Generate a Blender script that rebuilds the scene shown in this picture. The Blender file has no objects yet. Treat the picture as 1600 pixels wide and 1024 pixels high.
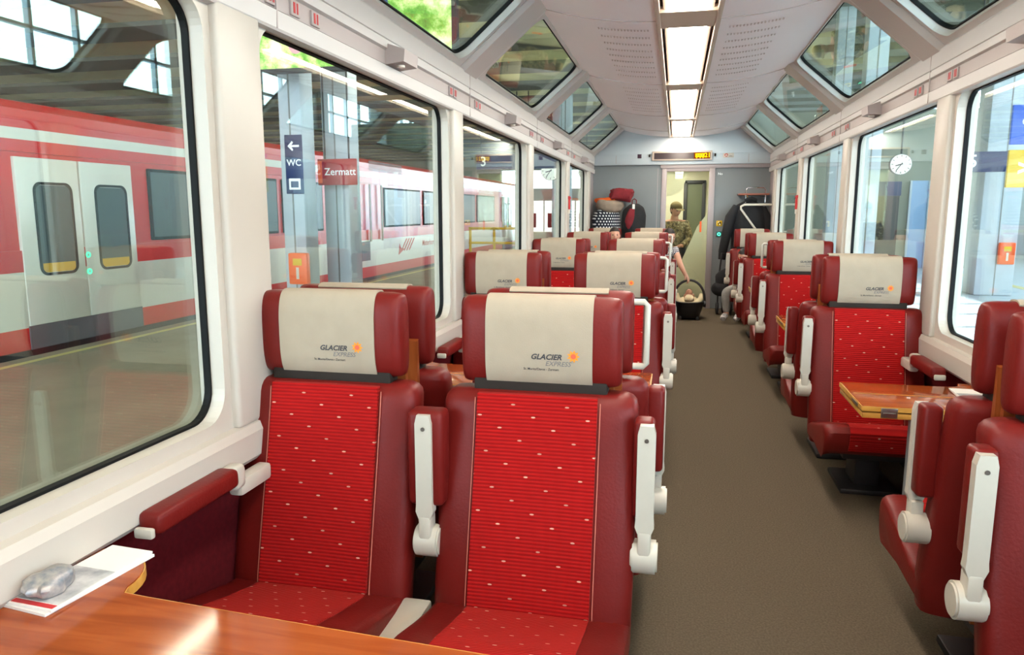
import bpy, bmesh, math, random
from mathutils import Vector, Matrix, noise
R = math.radians
random.seed(7)
sc = bpy.context.scene
col = sc.collection

# ------------------------------------------------------------------ camera, world, sun, exposure
cam = bpy.data.cameras.new('camera'); cam.sensor_width = 36; cam.lens = 1150 / 1600 * 36
cam.clip_start = .02; cam.clip_end = 300
camo = bpy.data.objects.new('camera', cam); col.objects.link(camo)
camo.location = (0, 0, 1.45); camo.rotation_euler = (R(90 - 8.99), 0, R(12.49))
sc.camera = camo
cam.dof.use_dof = False

sc.view_settings.view_transform = 'Standard'; sc.view_settings.look = 'None'
sc.view_settings.gamma = 1; sc.view_settings.use_curve_mapping = False
sc.view_settings.exposure = 0.55

w = bpy.data.worlds.new('sky'); sc.world = w; w.use_nodes = True
wn = w.node_tree.nodes; wn.clear()
bg = wn.new('ShaderNodeBackground'); wo = wn.new('ShaderNodeOutputWorld')
tc = wn.new('ShaderNodeTexCoord'); sp = wn.new('ShaderNodeSeparateXYZ'); cr = wn.new('ShaderNodeValToRGB')
cr.color_ramp.elements[0].position = .45; cr.color_ramp.elements[0].color = (.72, .84, .97, 1)
cr.color_ramp.elements[1].position = .9; cr.color_ramp.elements[1].color = (.55, .74, 1, 1)
mm = wn.new('ShaderNodeMath'); mm.operation = 'MULTIPLY_ADD'; mm.inputs[1].default_value = .5; mm.inputs[2].default_value = .5
L = w.node_tree.links.new
L(tc.outputs['Generated'], sp.inputs[0]); L(sp.outputs[2], mm.inputs[0]); L(mm.outputs[0], cr.inputs[0])
L(cr.outputs[0], bg.inputs[0]); L(bg.outputs[0], wo.inputs[0])
bg.inputs[1].default_value = 12.0

sl_ = bpy.data.lights.new('sun', 'SUN'); sl_.energy = 9.0; sl_.angle = R(1); sl_.color = (1, .97, .93)
slo = bpy.data.objects.new('sun', sl_); col.objects.link(slo); slo.rotation_euler = (0, R(57), R(12))   # through the clerestory on the right

def area(name, loc, sx, sy, power, color=(1, .97, .92), rot=(0, 0, 0)):
    l = bpy.data.lights.new(name, 'AREA'); l.shape = 'RECTANGLE'; l.size = sx; l.size_y = sy
    l.energy = power; l.color = color
    o = bpy.data.objects.new(name, l); col.objects.link(o); o.location = loc; o.rotation_euler = rot
    return o

# ------------------------------------------------------------------ materials
def lin(c):
    return tuple(((v / 255) / 12.92 if v / 255 <= .04045 else ((v / 255 + .055) / 1.055) ** 2.4) for v in c)
class N:
    def __init__(s, name):
        s.m = bpy.data.materials.new(name); s.m.use_nodes = True; s.t = s.m.node_tree; s.n = s.t.nodes; s.n.clear()
        s.out = s.n.new('ShaderNodeOutputMaterial')
    def __call__(s, ty, **k):
        x = s.n.new('ShaderNode' + ty)
        for a, b in k.items():
            setattr(x, a, b)
        return x
    def link(s, a, b): s.t.links.new(a, b)
    def math(s, op, a, b=None, c=None):
        x = s.n.new('ShaderNodeMath'); x.operation = op
        for i, v in enumerate((a, b, c)):
            if v is None: continue
            if isinstance(v, (int, float)): x.inputs[i].default_value = v
            else: s.link(v, x.inputs[i])
        return x.outputs[0]
def M(name, rgb, rough=.5, metal=0, emit=None, es=0, noise_amt=0, noise_scale=20, bump=0, bscale=60, rgb2=None, spec=.5, coat=0, stretch=None):
    k = N(name); p = k('BsdfPrincipled'); k.link(p.outputs[0], k.out.inputs[0])
    c = lin(rgb) + (1,)
    p.inputs['Base Color'].default_value = c; p.inputs['Roughness'].default_value = rough
    p.inputs['Metallic'].default_value = metal; p.inputs['Specular IOR Level'].default_value = spec
    p.inputs['Coat Weight'].default_value = coat
    if emit:
        p.inputs['Emission Color'].default_value = lin(emit) + (1,); p.inputs['Emission Strength'].default_value = es
    if noise_amt or bump:
        t = k('TexCoord'); mp = k('Mapping'); k.link(t.outputs['Object'], mp.inputs[0])
        if stretch: mp.inputs['Scale'].default_value = stretch
    if noise_amt:
        nz = k('TexNoise'); nz.inputs['Scale'].default_value = noise_scale; nz.inputs['Detail'].default_value = 5
        k.link(mp.outputs[0], nz.inputs['Vector'])
        mx = k('Mix', data_type='RGBA'); a = c; b = lin(rgb2) + (1,) if rgb2 else tuple(v * (1 - noise_amt) for v in c[:3]) + (1,)
        mx.inputs[6].default_value = a; mx.inputs[7].default_value = b
        f = k.math('MULTIPLY_ADD', nz.outputs[0], 2.2, -.6)
        mr = k('Clamp'); k.link(f, mr.inputs[0]); k.link(mr.outputs[0], mx.inputs[0]); k.link(mx.outputs[2], p.inputs['Base Color'])
    if bump:
        nb = k('TexNoise'); nb.inputs['Scale'].default_value = bscale; nb.inputs['Detail'].default_value = 4
        k.link(mp.outputs[0], nb.inputs['Vector'])
        bp = k('Bump'); bp.inputs['Strength'].default_value = bump; bp.inputs['Distance'].default_value = .01
        k.link(nb.outputs[0], bp.inputs['Height']); k.link(bp.outputs[0], p.inputs['Normal'])
    return k.m

def fabric_mat(name, kz, ky):
    k = N(name); p = k('BsdfPrincipled'); k.link(p.outputs[0], k.out.inputs[0])
    t = k('TexCoord'); s = k('SeparateXYZ'); k.link(t.outputs['Object'], s.inputs[0])
    u = s.outputs[0]; v = k.math('MULTIPLY_ADD', s.outputs[2], kz, k.math('MULTIPLY', s.outputs[1], ky))
    rows = k.math('DIVIDE', v, .034); row = k.math('FLOOR', rows)
    fv = k.math('SUBTRACT', k.math('SUBTRACT', rows, row), .5)
    uu = k.math('MULTIPLY_ADD', row, .382, k.math('DIVIDE', u, .155)); fu = k.math('SUBTRACT', k.math('FRACT', uu), .5)
    e = k.math('ADD', k.math('POWER', k.math('MULTIPLY', fu, 26), 2), k.math('POWER', k.math('MULTIPLY', fv, 15), 2))
    fleck = k.math('LESS_THAN', e, 1)
    rib = k.math('MULTIPLY_ADD', k.math('SINE', k.math('MULTIPLY', v, 6.2832 / .0105)), .5, .5)
    mx = k('Mix', data_type='RGBA'); mx.inputs[6].default_value = lin((144, 15, 16)) + (1,); mx.inputs[7].default_value = lin((176, 20, 18)) + (1,)  # shade in the rib grooves is put into the colour
    nz = k('TexNoise'); nz.inputs['Scale'].default_value = 9; k.link(t.outputs['Object'], nz.inputs['Vector'])
    k.link(k.math('MULTIPLY', rib, k.math('MULTIPLY_ADD', nz.outputs[0], .6, .6)), mx.inputs[0])
    m2 = k('Mix', data_type='RGBA'); k.link(mx.outputs[2], m2.inputs[6]); m2.inputs[7].default_value = lin((215, 155, 132)) + (1,)
    k.link(fleck, m2.inputs[0]); k.link(m2.outputs[2], p.inputs['Base Color'])
    p.inputs['Roughness'].default_value = .9; p.inputs['Specular IOR Level'].default_value = .15
    p.inputs['Sheen Weight'].default_value = .08; p.inputs['Sheen Tint'].default_value = (1, .35, .25, 1)
    b = k('Bump'); b.inputs['Strength'].default_value = .6; b.inputs['Distance'].default_value = .003
    k.link(rib, b.inputs['Height']); k.link(b.outputs[0], p.inputs['Normal'])
    return k.m
def wood_mat(name, a, b, rough=.18, axis=0):
    k = N(name); p = k('BsdfPrincipled'); k.link(p.outputs[0], k.out.inputs[0])
    t = k('TexCoord'); mp = k('Mapping'); k.link(t.outputs['Object'], mp.inputs[0])
    sc_ = [9, 9, 9]; sc_[axis] = .9; mp.inputs['Scale'].default_value = sc_
    nz = k('TexNoise'); nz.inputs['Scale'].default_value = 3; nz.inputs['Detail'].default_value = 8; nz.inputs['Distortion'].default_value = .6
    k.link(mp.outputs[0], nz.inputs['Vector'])
    r = k('ValToRGB'); r.color_ramp.elements[0].position = .35; r.color_ramp.elements[1].position = .65
    r.color_ramp.elements[0].color = lin(a) + (1,); r.color_ramp.elements[1].color = lin(b) + (1,)
    k.link(nz.outputs[0], r.inputs[0]); k.link(r.outputs[0], p.inputs['Base Color'])
    p.inputs['Roughness'].default_value = rough; p.inputs['Specular IOR Level'].default_value = .3
    return k.m
def glass_mat(name, tint, mul=1.6, rough=0.0):
    k = N(name); tr = k('BsdfTransparent'); tr.inputs[0].default_value = tint + (1,)
    g = k('BsdfGlossy'); g.inputs['Roughness'].default_value = rough; g.inputs[0].default_value = (.92, 1, .97, 1)
    f = k('LayerWeight'); f.inputs[0].default_value = .5
    sch = k.math('MULTIPLY_ADD', k.math('POWER', f.outputs['Facing'], 5), .50, .105)   # Schlick, same from both faces
    m = k('MixShader'); fm = k.math('MINIMUM', k.math('MULTIPLY', sch, mul), 1)
    k.link(fm, m.inputs[0]); k.link(tr.outputs[0], m.inputs[1]); k.link(g.outputs[0], m.inputs[2]); k.link(m.outputs[0], k.out.inputs[0])
    return k.m
def emis(name, rgb, s):
    k = N(name); e = k('Emission'); e.inputs[0].default_value = lin(rgb) + (1,); e.inputs[1].default_value = s
    k.link(e.outputs[0], k.out.inputs[0]); return k.m
def dots_mat(name, base, dot, scale=34, size=.33):
    k = N(name); p = k('BsdfPrincipled'); k.link(p.outputs[0], k.out.inputs[0]); p.inputs['Roughness'].default_value = .8
    t = k('TexCoord'); s = k('SeparateXYZ'); k.link(t.outputs['Object'], s.inputs[0])
    zz = k.math('MULTIPLY', s.outputs[2], scale); row = k.math('FLOOR', zz)
    fx = k.math('SUBTRACT', k.math('FRACT', k.math('MULTIPLY_ADD', row, .5, k.math('MULTIPLY', k.math('ADD', s.outputs[0], s.outputs[1]), scale))), .5)
    fz = k.math('SUBTRACT', k.math('SUBTRACT', zz, row), .5)
    dist = k.math('SQRT', k.math('ADD', k.math('MULTIPLY', fx, fx), k.math('MULTIPLY', fz, fz)))
    mx = k('Mix', data_type='RGBA'); mx.inputs[6].default_value = lin(base) + (1,); mx.inputs[7].default_value = lin(dot) + (1,)
    k.link(k.math('LESS_THAN', dist, size), mx.inputs[0]); k.link(mx.outputs[2], p.inputs['Base Color'])
    return k.m
def camo_mat():
    k = N('patterned_shirt'); p = k('BsdfPrincipled'); k.link(p.outputs[0], k.out.inputs[0]); p.inputs['Roughness'].default_value = .85
    t = k('TexCoord'); v = k('TexNoise'); v.inputs['Scale'].default_value = 22; v.inputs['Detail'].default_value = 3
    k.link(t.outputs['Object'], v.inputs['Vector']); r = k('ValToRGB'); r.color_ramp.interpolation = 'CONSTANT'
    e = r.color_ramp.elements; e[0].position = 0; e[0].color = lin((74, 68, 46)) + (1,); e[1].position = .45; e[1].color = lin((150, 138, 98)) + (1,)
    x = e.new(.52); x.color = lin((112, 98, 62)) + (1,); x = e.new(.6); x.color = lin((186, 176, 140)) + (1,)
    k.link(v.outputs[0], r.inputs[0]); k.link(r.outputs[0], p.inputs['Base Color']); return k.m
def poster_mat():
    k = N('alpine_meadow_poster'); e = k('Emission'); k.link(e.outputs[0], k.out.inputs[0]); e.inputs[1].default_value = 1.9
    t = k('TexCoord'); nz = k('TexNoise'); nz.inputs['Scale'].default_value = 2.6; nz.inputs['Detail'].default_value = 9; nz.inputs['Roughness'].default_value = .7
    k.link(t.outputs['Object'], nz.inputs['Vector']); r = k('ValToRGB'); E = r.color_ramp.elements
    E[0].position = .3; E[0].color = lin((60, 110, 60)) + (1,); E[1].position = .7; E[1].color = lin((245, 250, 235)) + (1,)
    x = E.new(.45); x.color = lin((120, 175, 80)) + (1,); x = E.new(.55); x.color = lin((205, 225, 150)) + (1,)
    k.link(nz.outputs[0], r.inputs[0]); k.link(r.outputs[0], e.inputs[0]); return k.m

m_leather = M('red_leather', (112, 25, 21), .42, bump=.08, bscale=130, noise_amt=.16, noise_scale=7, spec=.22)
m_stitch = M('stitch_thread', (205, 120, 100), .7)
m_fabric = fabric_mat('red_ribbed_fabric', 1.0, .15)
m_fabc = fabric_mat('red_seat_fabric', .6, -1.0)
m_cover = M('headrest_linen', (168, 152, 132), .8, noise_amt=.09, noise_scale=16, bump=.08, bscale=300)
m_cream = M('cream_plastic', (222, 214, 200), .35, noise_amt=.04)
m_armw = M('arm_plastic', (196, 188, 174), .32, noise_amt=.05)
m_greyp = M('brown_grey_plastic', (44, 37, 33), .7, spec=.15)  # brown grey, darkened for the shade below the headrests
m_dark = M('dark_plastic', (38, 36, 38), .5)
m_chrome = M('chrome', (215, 215, 220), .12, metal=1)
m_screw = M('screw_steel', (130, 120, 112), .35, metal=.8)
m_wood = wood_mat('mahogany_veneer', (138, 60, 24), (164, 80, 36), .09)
m_woodp = wood_mat('panel_veneer', (132, 62, 26), (160, 84, 40), .35, 2)
m_edge = wood_mat('light_wood_edge', (196, 138, 58), (215, 160, 78), .3)
m_hinge = M('hinge_steel', (150, 140, 135), .3, metal=.9)
m_white = M('white_wall_panel', (196, 186, 174), .38, noise_amt=.03, noise_scale=3)
m_beam = M('white_cantrail', (196, 190, 186), .38)
m_strip = M('mauve_grey_strip', (176, 162, 158), .45)
m_gask = M('black_gasket', (8, 8, 10), .6, spec=.2)
m_ceil = M('ceiling_panel', (246, 240, 244), .42, noise_amt=.03, noise_scale=2)
m_slot = M('vent_slot', (206, 194, 193), .7)
m_tray = M('lamp_tray', (196, 176, 160), .4)
m_light = emis('ceiling_lamp_diffuser', (255, 243, 226), 17.0)
m_carpet = M('grey_carpet', (112, 99, 82), .95, noise_amt=.35, noise_scale=130, bump=.5, bscale=260, rgb2=(86, 76, 64), spec=.1)
m_lower = M('maroon_wall_carpet', (92, 20, 26), .9, noise_amt=.3, noise_scale=60, spec=.1)
m_blue = M('grey_blue_wall', (122, 126, 128), .5, noise_amt=.05, noise_scale=4)
m_frame = M('mauve_door_frame', (160, 148, 148), .4)
m_endw = M('end_wall_white', (190, 198, 204), .42)
m_glass = glass_mat('window_glass', (.91, .95, .91), 1.0)
m_dglass = glass_mat('roof_window_glass', (.82, .89, .84), 1.15)
m_doorg = glass_mat('door_glass', (.94, .95, .91), .4)
m_frost = M('frosted_foil', (216, 214, 184), .6)
m_vest = M('vestibule_wall', (222, 218, 192), .5)
m_black = M('black_cloth', (26, 25, 28), .85, noise_amt=.4, noise_scale=14, bump=.3, bscale=20)
m_pad = M('cream_padding', (222, 204, 168), .9, bump=.2, bscale=120)
m_skin = M('skin', (205, 150, 124), .5, noise_amt=.06, noise_scale=20)
m_hair = M('dark_hair', (38, 26, 22), .6, noise_amt=.5, noise_scale=90)
m_brown = M('brown_hair', (84, 58, 40), .7, noise_amt=.4, noise_scale=80)
m_greycl = M('grey_cloth', (150, 146, 142), .9, noise_amt=.25, noise_scale=25, bump=.3, bscale=30)
m_poncho = dots_mat('speckled_top', (34, 32, 40), (232, 225, 225), 45, .33)
m_polka = dots_mat('polka_dot_cloth', (24, 26, 42), (228, 228, 226), 24, .27)
m_orange = M('orange_cloth', (226, 96, 24), .85, bump=.3, bscale=25)
m_tan = M('tan_cloth', (150, 132, 116), .9, noise_amt=.2, noise_scale=18, bump=.3, bscale=25)
m_maroon = M('maroon_cloth', (130, 26, 36), .85, noise_amt=.3, noise_scale=16, bump=.4, bscale=22)
m_camo = camo_mat()
m_hat = M('khaki_cap_cloth', (120, 104, 62), .9)
m_jean = M('dark_jeans', (48, 50, 62), .9)
m_red = M('train_red_paint', (205, 34, 34), .28, noise_amt=.06, noise_scale=2)
m_twhite = M('train_white_paint', (214, 214, 202), .3, noise_amt=.05, noise_scale=3)
m_tgrey = M('train_grey_step', (88, 92, 98), .5)
m_tglass = M('train_window_glass', (72, 84, 86), .3, spec=.3)
m_tyel = M('train_interior_yellow', (214, 168, 40), .6)
m_conc = M('station_concrete', (140, 142, 140), .85, noise_amt=.18, noise_scale=3, bump=.3, bscale=12)
m_concl = M('pale_concrete', (196, 206, 214), .8, noise_amt=.1, noise_scale=4, bump=.2, bscale=14)
m_beamd = M('dark_roof_beam', (104, 104, 92), .85, noise_amt=.2, noise_scale=2)
m_coffer = M('yellow_lit_roof_panel', (236, 229, 178), .8, noise_amt=.08, noise_scale=1.5)  # yellow light on the panels is put into the colour
m_plat = M('platform_asphalt', (158, 154, 136), .9, noise_amt=.15, noise_scale=1.6, rgb2=(142, 138, 122))
m_platr = M('daylit_platform_paving', (192, 208, 222), .85, noise_amt=.1, noise_scale=2)  # bluish daylight put into the colour, pale to bounce light upward
m_yline = M('yellow_line_paint', (214, 206, 140), .7)
m_wline = M('white_line_paint', (228, 230, 232), .7)
m_signb = M('blue_sign', (30, 48, 96), .4)
m_signbl = M('blue_lit_sign', (52, 84, 170), .4, emit=(60, 100, 200), es=.5)
m_signr = M('red_sign', (176, 30, 40), .4)
m_signw = M('sign_white', (235, 238, 240), .5, emit=(235, 238, 240), es=.25)
m_clock = M('clock_face', (236, 236, 228), .4, emit=(240, 240, 230), es=.55)
m_blk = M('black_paint', (14, 14, 16), .4)
m_oran = M('orange_box_glow', (220, 88, 30), .4, emit=(230, 90, 30), es=.25)  # orange paint with a faint glow added
m_yel = M('yellow_paint', (226, 186, 30), .4)
m_yelled = emis('yellow_led', (255, 200, 20), 1.4)
m_org_led = emis('orange_led_field', (150, 70, 14), .7)
m_green = emis('green_led', (90, 240, 190), 1.5)
m_gbox = M('green_button_plate', (18, 84, 80), .4)
m_redm = M('red_marking', (196, 40, 42), .5)
m_tube = emis('fluorescent_tube', (255, 244, 225), 40)
m_paper = M('brochure_paper', (232, 226, 220), .45)
m_print = M('brochure_print', (120, 120, 128), .5, noise_amt=.9, noise_scale=22, rgb2=(215, 212, 210))
m_printr = M('brochure_red_print', (196, 46, 50), .5)
m_logo = M('logo_ink', (60, 58, 62), .7)
m_logol = M('logo_ink_light', (112, 108, 108), .7)
m_sun = M('sun_flower_orange', (232, 140, 36), .7)
m_sunc = M('sun_flower_centre', (224, 92, 66), .7)
m_poster = poster_mat()
m_posterp = emis('poster_people', (205, 160, 170), 1.7)
m_posterb = emis('poster_blue', (70, 90, 130), 1.5)

# ------------------------------------------------------------------ mesh helpers
class MB:
    def __init__(s): s.v = []; s.f = []; s.sm = []
    def add(s, vs, fs, smooth=False):
        o = len(s.v); s.v += [tuple(p) for p in vs]; s.f += [tuple(i + o for i in f) for f in fs]; s.sm += [smooth] * len(fs); return s
    def box(s, x0, x1, y0, y1, z0, z1, bev=0, seg=2):
        if bev <= 0:
            v = [(x, y, z) for z in (z0, z1) for y in (y0, y1) for x in (x0, x1)]
            return s.add(v, [(0, 2, 3, 1), (4, 5, 7, 6), (0, 1, 5, 4), (2, 6, 7, 3), (0, 4, 6, 2), (1, 3, 7, 5)])
        bm = bmesh.new(); bmesh.ops.create_cube(bm, size=1)
        for v in bm.verts:
            v.co = Vector(((x0 + x1) / 2 + v.co.x * (x1 - x0), (y0 + y1) / 2 + v.co.y * (y1 - y0), (z0 + z1) / 2 + v.co.z * (z1 - z0)))
        bmesh.ops.bevel(bm, geom=bm.edges[:], offset=min(bev, .49 * min(x1 - x0, y1 - y0, z1 - z0)), segments=seg, affect='EDGES', profile=.5)
        s.bm(bm, True); return s
    def bm(s, bm, smooth=False, mat=None):
        bm.verts.index_update(); vs = [(mat @ v.co if mat else v.co) for v in bm.verts]
        s.add(vs, [[v.index for v in f.verts] for f in bm.faces], smooth); bm.free(); return s
    def loft(s, rings, cap=True, smooth=True, closed=True):
        n = len(rings[0]); vs = [p for r in rings for p in r]; fs = []
        m = n if closed else n - 1
        for i in range(len(rings) - 1):
            for j in range(m):
                a = i * n + j; b = i * n + (j + 1) % n
                fs.append((a, b, b + n, a + n))
        if cap and closed:
            fs.append(tuple(range(n - 1, -1, -1))); k = (len(rings) - 1) * n; fs.append(tuple(k + j for j in range(n)))
        return s.add(vs, fs, smooth)
    def tube(s, pts, r, n=10, closed=False, rr=None):
        pts = [Vector(p) for p in pts]; rings = []
        up = None
        for i, p in enumerate(pts):
            a = pts[i - 1] if (i or closed) else p; b = pts[(i + 1) % len(pts)] if (i < len(pts) - 1 or closed) else p
            t = (b - a).normalized()
            if up is None:
                up = Vector((0, 0, 1)) if abs(t.z) < .9 else Vector((1, 0, 0))
            sx = t.cross(up).normalized(); u = sx.cross(t).normalized(); up = u
            q = rr[i] if rr else r
            rings.append([p + sx * math.cos(2 * math.pi * j / n) * q + u * math.sin(2 * math.pi * j / n) * q for j in range(n)])
        if closed: rings.append(rings[0])
        return s.loft(rings, cap=not closed)
    def cyl(s, a, b, r, n=16, r2=None):
        a = Vector(a); b = Vector(b); t = (b - a).normalized(); u = t.orthogonal().normalized(); v = t.cross(u)
        ring = lambda c, q: [c + u * math.cos(2 * math.pi * j / n) * q + v * math.sin(2 * math.pi * j / n) * q for j in range(n)]
        return s.loft([ring(a, r), ring(b, r if r2 is None else r2)])
    def ell(s, c, rx, ry, rz, nu=16, nv=10, p=2.0, fn=None):
        rings = []
        sg = lambda t: math.copysign(abs(t) ** (2 / p), t)
        for i in range(nv + 1):
            a = -math.pi / 2 + math.pi * i / nv
            a = max(-math.pi / 2 + .04, min(math.pi / 2 - .04, a))
            ring = []
            for j in range(nu):
                b = 2 * math.pi * j / nu
                q = Vector((rx * sg(math.cos(a)) * sg(math.cos(b)), ry * sg(math.cos(a)) * sg(math.sin(b)), rz * sg(math.sin(a))))
                if fn: q = fn(q)
                ring.append(q + Vector(c))
            rings.append(ring)
        return s.loft(rings)
    def prism(s, poly, axis, a, b, smooth=False):
        # poly: 2D points; axis 'x': (y,z), 'y': (x,z), 'z': (x,y)
        def P(p, t): return {'x': (t, p[0], p[1]), 'y': (p[0], t, p[1]), 'z': (p[0], p[1], t)}[axis]
        n = len(poly); vs = [P(p, a) for p in poly] + [P(p, b) for p in poly]
        fs = [(j, (j + 1) % n, (j + 1) % n + n, j + n) for j in range(n)] + [tuple(range(n - 1, -1, -1)), tuple(range(n, 2 * n))]
        return s.add(vs, fs, smooth)
    def xf(s, mat):
        s.v = [tuple(mat @ Vector(p)) for p in s.v]; return s
    def mesh(s, name, mat, angle=40):
        me = bpy.data.meshes.new(name); me.from_pydata([tuple(v) for v in s.v], [], s.f)
        bm = bmesh.new(); bm.from_mesh(me); bmesh.ops.recalc_face_normals(bm, faces=bm.faces[:]); bm.to_mesh(me); bm.free()
        me.polygons.foreach_set('use_smooth', s.sm)
        if any(s.sm):
            me.set_sharp_from_angle(angle=R(angle))
        me.materials.append(mat); return me
CACHE = {}
def place(name, me, parent=None, loc=(0, 0, 0), rot=(0, 0, 0)):
    o = bpy.data.objects.new(name, me); col.objects.link(o); o.parent = parent; o.location = loc; o.rotation_euler = rot; return o
def part(name, mb, mat, parent=None, loc=(0, 0, 0), rot=(0, 0, 0), label=None, angle=40):
    o = place(name, mb.mesh(name, mat, angle) if isinstance(mb, MB) else mb, parent, loc, rot)
    if label: o['label'] = label
    return o
def cpart(key, name, fn, mat, parent, loc=(0, 0, 0), rot=(0, 0, 0), label=None):
    if key not in CACHE: CACHE[key] = fn().mesh(name, mat)
    o = place(name, CACHE[key], parent, loc, rot)
    if label: o['label'] = label
    return o
def thing(name, label, cat, loc=(0, 0, 0), rz=0, group=None):
    o = bpy.data.objects.new(name, None); o.empty_display_size = .1; col.objects.link(o); o.location = loc; o.rotation_euler = (0, 0, rz)
    return tag(o, label, cat, group)
def tag(o, label, cat, group=None, kind=None):
    o['label'] = label; o['category'] = cat
    if group: o['group'] = group
    if kind: o['kind'] = kind
    return o
def struct(name, mb, mat, parent=None, label=None, cat=None):
    o = part(name, mb, mat, parent)
    if not parent:
        o['kind'] = 'structure'
        if label: o['label'] = label
        if cat: o['category'] = cat
    return o
def text_me(key, body, size, mat, shear=0, bold=0, align='CENTER', extrude=0.0, xf=None, sx=1):
    if key in CACHE: return CACHE[key]
    c = bpy.data.curves.new('txt', 'FONT'); c.body = body; c.size = size; c.shear = shear; c.offset = bold
    c.align_x = align; c.align_y = 'CENTER'; c.extrude = extrude; c.resolution_u = 3
    o = bpy.data.objects.new('txt', c); col.objects.link(o)
    dg = bpy.context.evaluated_depsgraph_get(); dg.update()
    me = bpy.data.meshes.new_from_object(o.evaluated_get(dg)); bpy.data.objects.remove(o)
    me.materials.clear(); me.materials.append(mat)
    for v in me.vertices:
        v.co.x *= sx
        if xf: v.co = xf(v.co)
    CACHE[key] = me; return me
def wall_text(p):  # text standing upright facing -y
    return lambda c: Vector((p[0] + c.x, p[1] - c.z, p[2] + c.y))

CX = .02  # car centre line
def mx(x): return 2 * CX - x
YB, YE = -3.2, 11.4

# ------------------------------------------------------------------ car shell
fl = MB(); fl.box(-1.36, 1.40, YB, YE + 1.6, -.06, 0)
struct('floor', fl, m_carpet, label='dark grey carpet floor of the railway carriage', cat='floor')

pil_y = [(-2.48, -2.28), (-.30, -.10), (1.88, 2.10), (4.08, 4.28), (6.29, 6.49), (8.53, 8.73), (10.68, 10.86)]
dome_y = [(-2.1, -1.75), (-.05, .30), (2.05, 2.42), (4.27, 4.66), (6.55, 6.94), (8.85, 9.24), (11.1, 11.4)]
def side(sg, nm):
    X = (lambda x: x) if sg < 0 else mx
    def bxx(mb, x0, x1, *a, **k):
        x0, x1 = sorted((X(x0), X(x1))); return mb.box(x0, x1, *a, **k)
    b = MB(); bxx(b, -1.36, -1.30, YB, YE, 0, .70)
    lw = struct('wall_' + nm, b, m_lower, label='maroon carpeted lower side wall under the windows', cat='wall')
    s = MB(); s.prism([(X(x), z) for x, z in [(-1.36, .70), (-1.235, .70), (-1.222, .715), (-1.222, .79), (-1.235, .812), (-1.32, .822), (-1.36, .822)]], 'y', YB, YE, False)
    part('window_sill', s, m_white, lw)
    # heater strip along floor
    h = MB(); bxx(h, -1.30, -1.25, YB, YE, .02, .13, bev=.01); part('heater_cover', h, m_greyp, lw)
    for a, c in pil_y:
        p = MB(); bxx(p, -1.37, -1.238, a, c, .81, 2.02, bev=.014, seg=3); part('pillar', p, m_white, lw)
    # solid end piece beyond the last pillar
    p = MB(); bxx(p, -1.36, -1.26, 10.86, YE, .81, 2.03); part('end_panel', p, m_frame, lw)
    # cantrail
    pr = [(-1.40, 2.062), (-1.272, 2.062), (-1.266, 2.004), (-1.242, 2.008), (-1.238, 2.016), (-1.236, 2.068), (-1.252, 2.075), (-1.252, 2.135), (-1.238, 2.142), (-1.236, 2.17), (-1.241, 2.173), (-1.241, 2.178), (-1.236, 2.181), (-1.238, 2.262), (-1.262, 2.285), (-1.40, 2.285)]
    c = MB(); c.prism([(X(x), z) for x, z in pr], 'y', YB, YE)
    tr = struct('trim_' + ('1' if sg < 0 else '2'), c, m_beam, label='white cantrail running above the side windows', cat='trim')
    st = MB(); bxx(st, -1.256, -1.2485, YB, YE, 2.076, 2.134); part('grey_strip', st, m_strip, tr)
    for y in (-.0, 2.2, 4.42, 6.62, 8.85):
        j = MB(); bxx(j, -1.242, -1.2355, y - .003, y + .003, 2.015, 2.26); part('panel_joint', j, m_strip, tr)
    for y in (-1.2, 1.0, 3.2, 5.48, 7.66, 9.9):
        def lampb():
            q = MB(); y0, y1 = y - .085, y + .085
            q.prism([(X(-1.25), 2.075), (X(-1.165), 2.085), (X(-1.16), 2.135), (X(-1.25), 2.165)], 'y', y0, y1); return q
        part('reading_lamp', lampb(), m_strip, tr)
        q = MB(); q.cyl((X(-1.2), y - .03, 2.079), (X(-1.2), y - .03, 2.070), .018, 14); part('lamp_lens', q, m_cream, tr)
    for y in (2.15, 2.30, 2.44, 4.02, 4.10, 4.55, 4.63, 6.32, 6.40, 6.84, 6.92, 8.5, 8.58, 9.05, 9.12):
        q = MB(); bxx(q, -1.25, -1.240, y, y + .06, 2.08, 2.13, bev=.003); o = part('number_plate', q, m_greyp if 0 else m_strip, tr)
        q = MB(); bxx(q, -1.241, -1.2385, y + .012, y + .024, 2.088, 2.122); bxx(q, -1.241, -1.2385, y + .034, y + .042, 2.088, 2.122)
        part('red_digit', q, m_redm, o)
    return lw
side(-1, 'left'); side(1, 'right')

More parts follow.
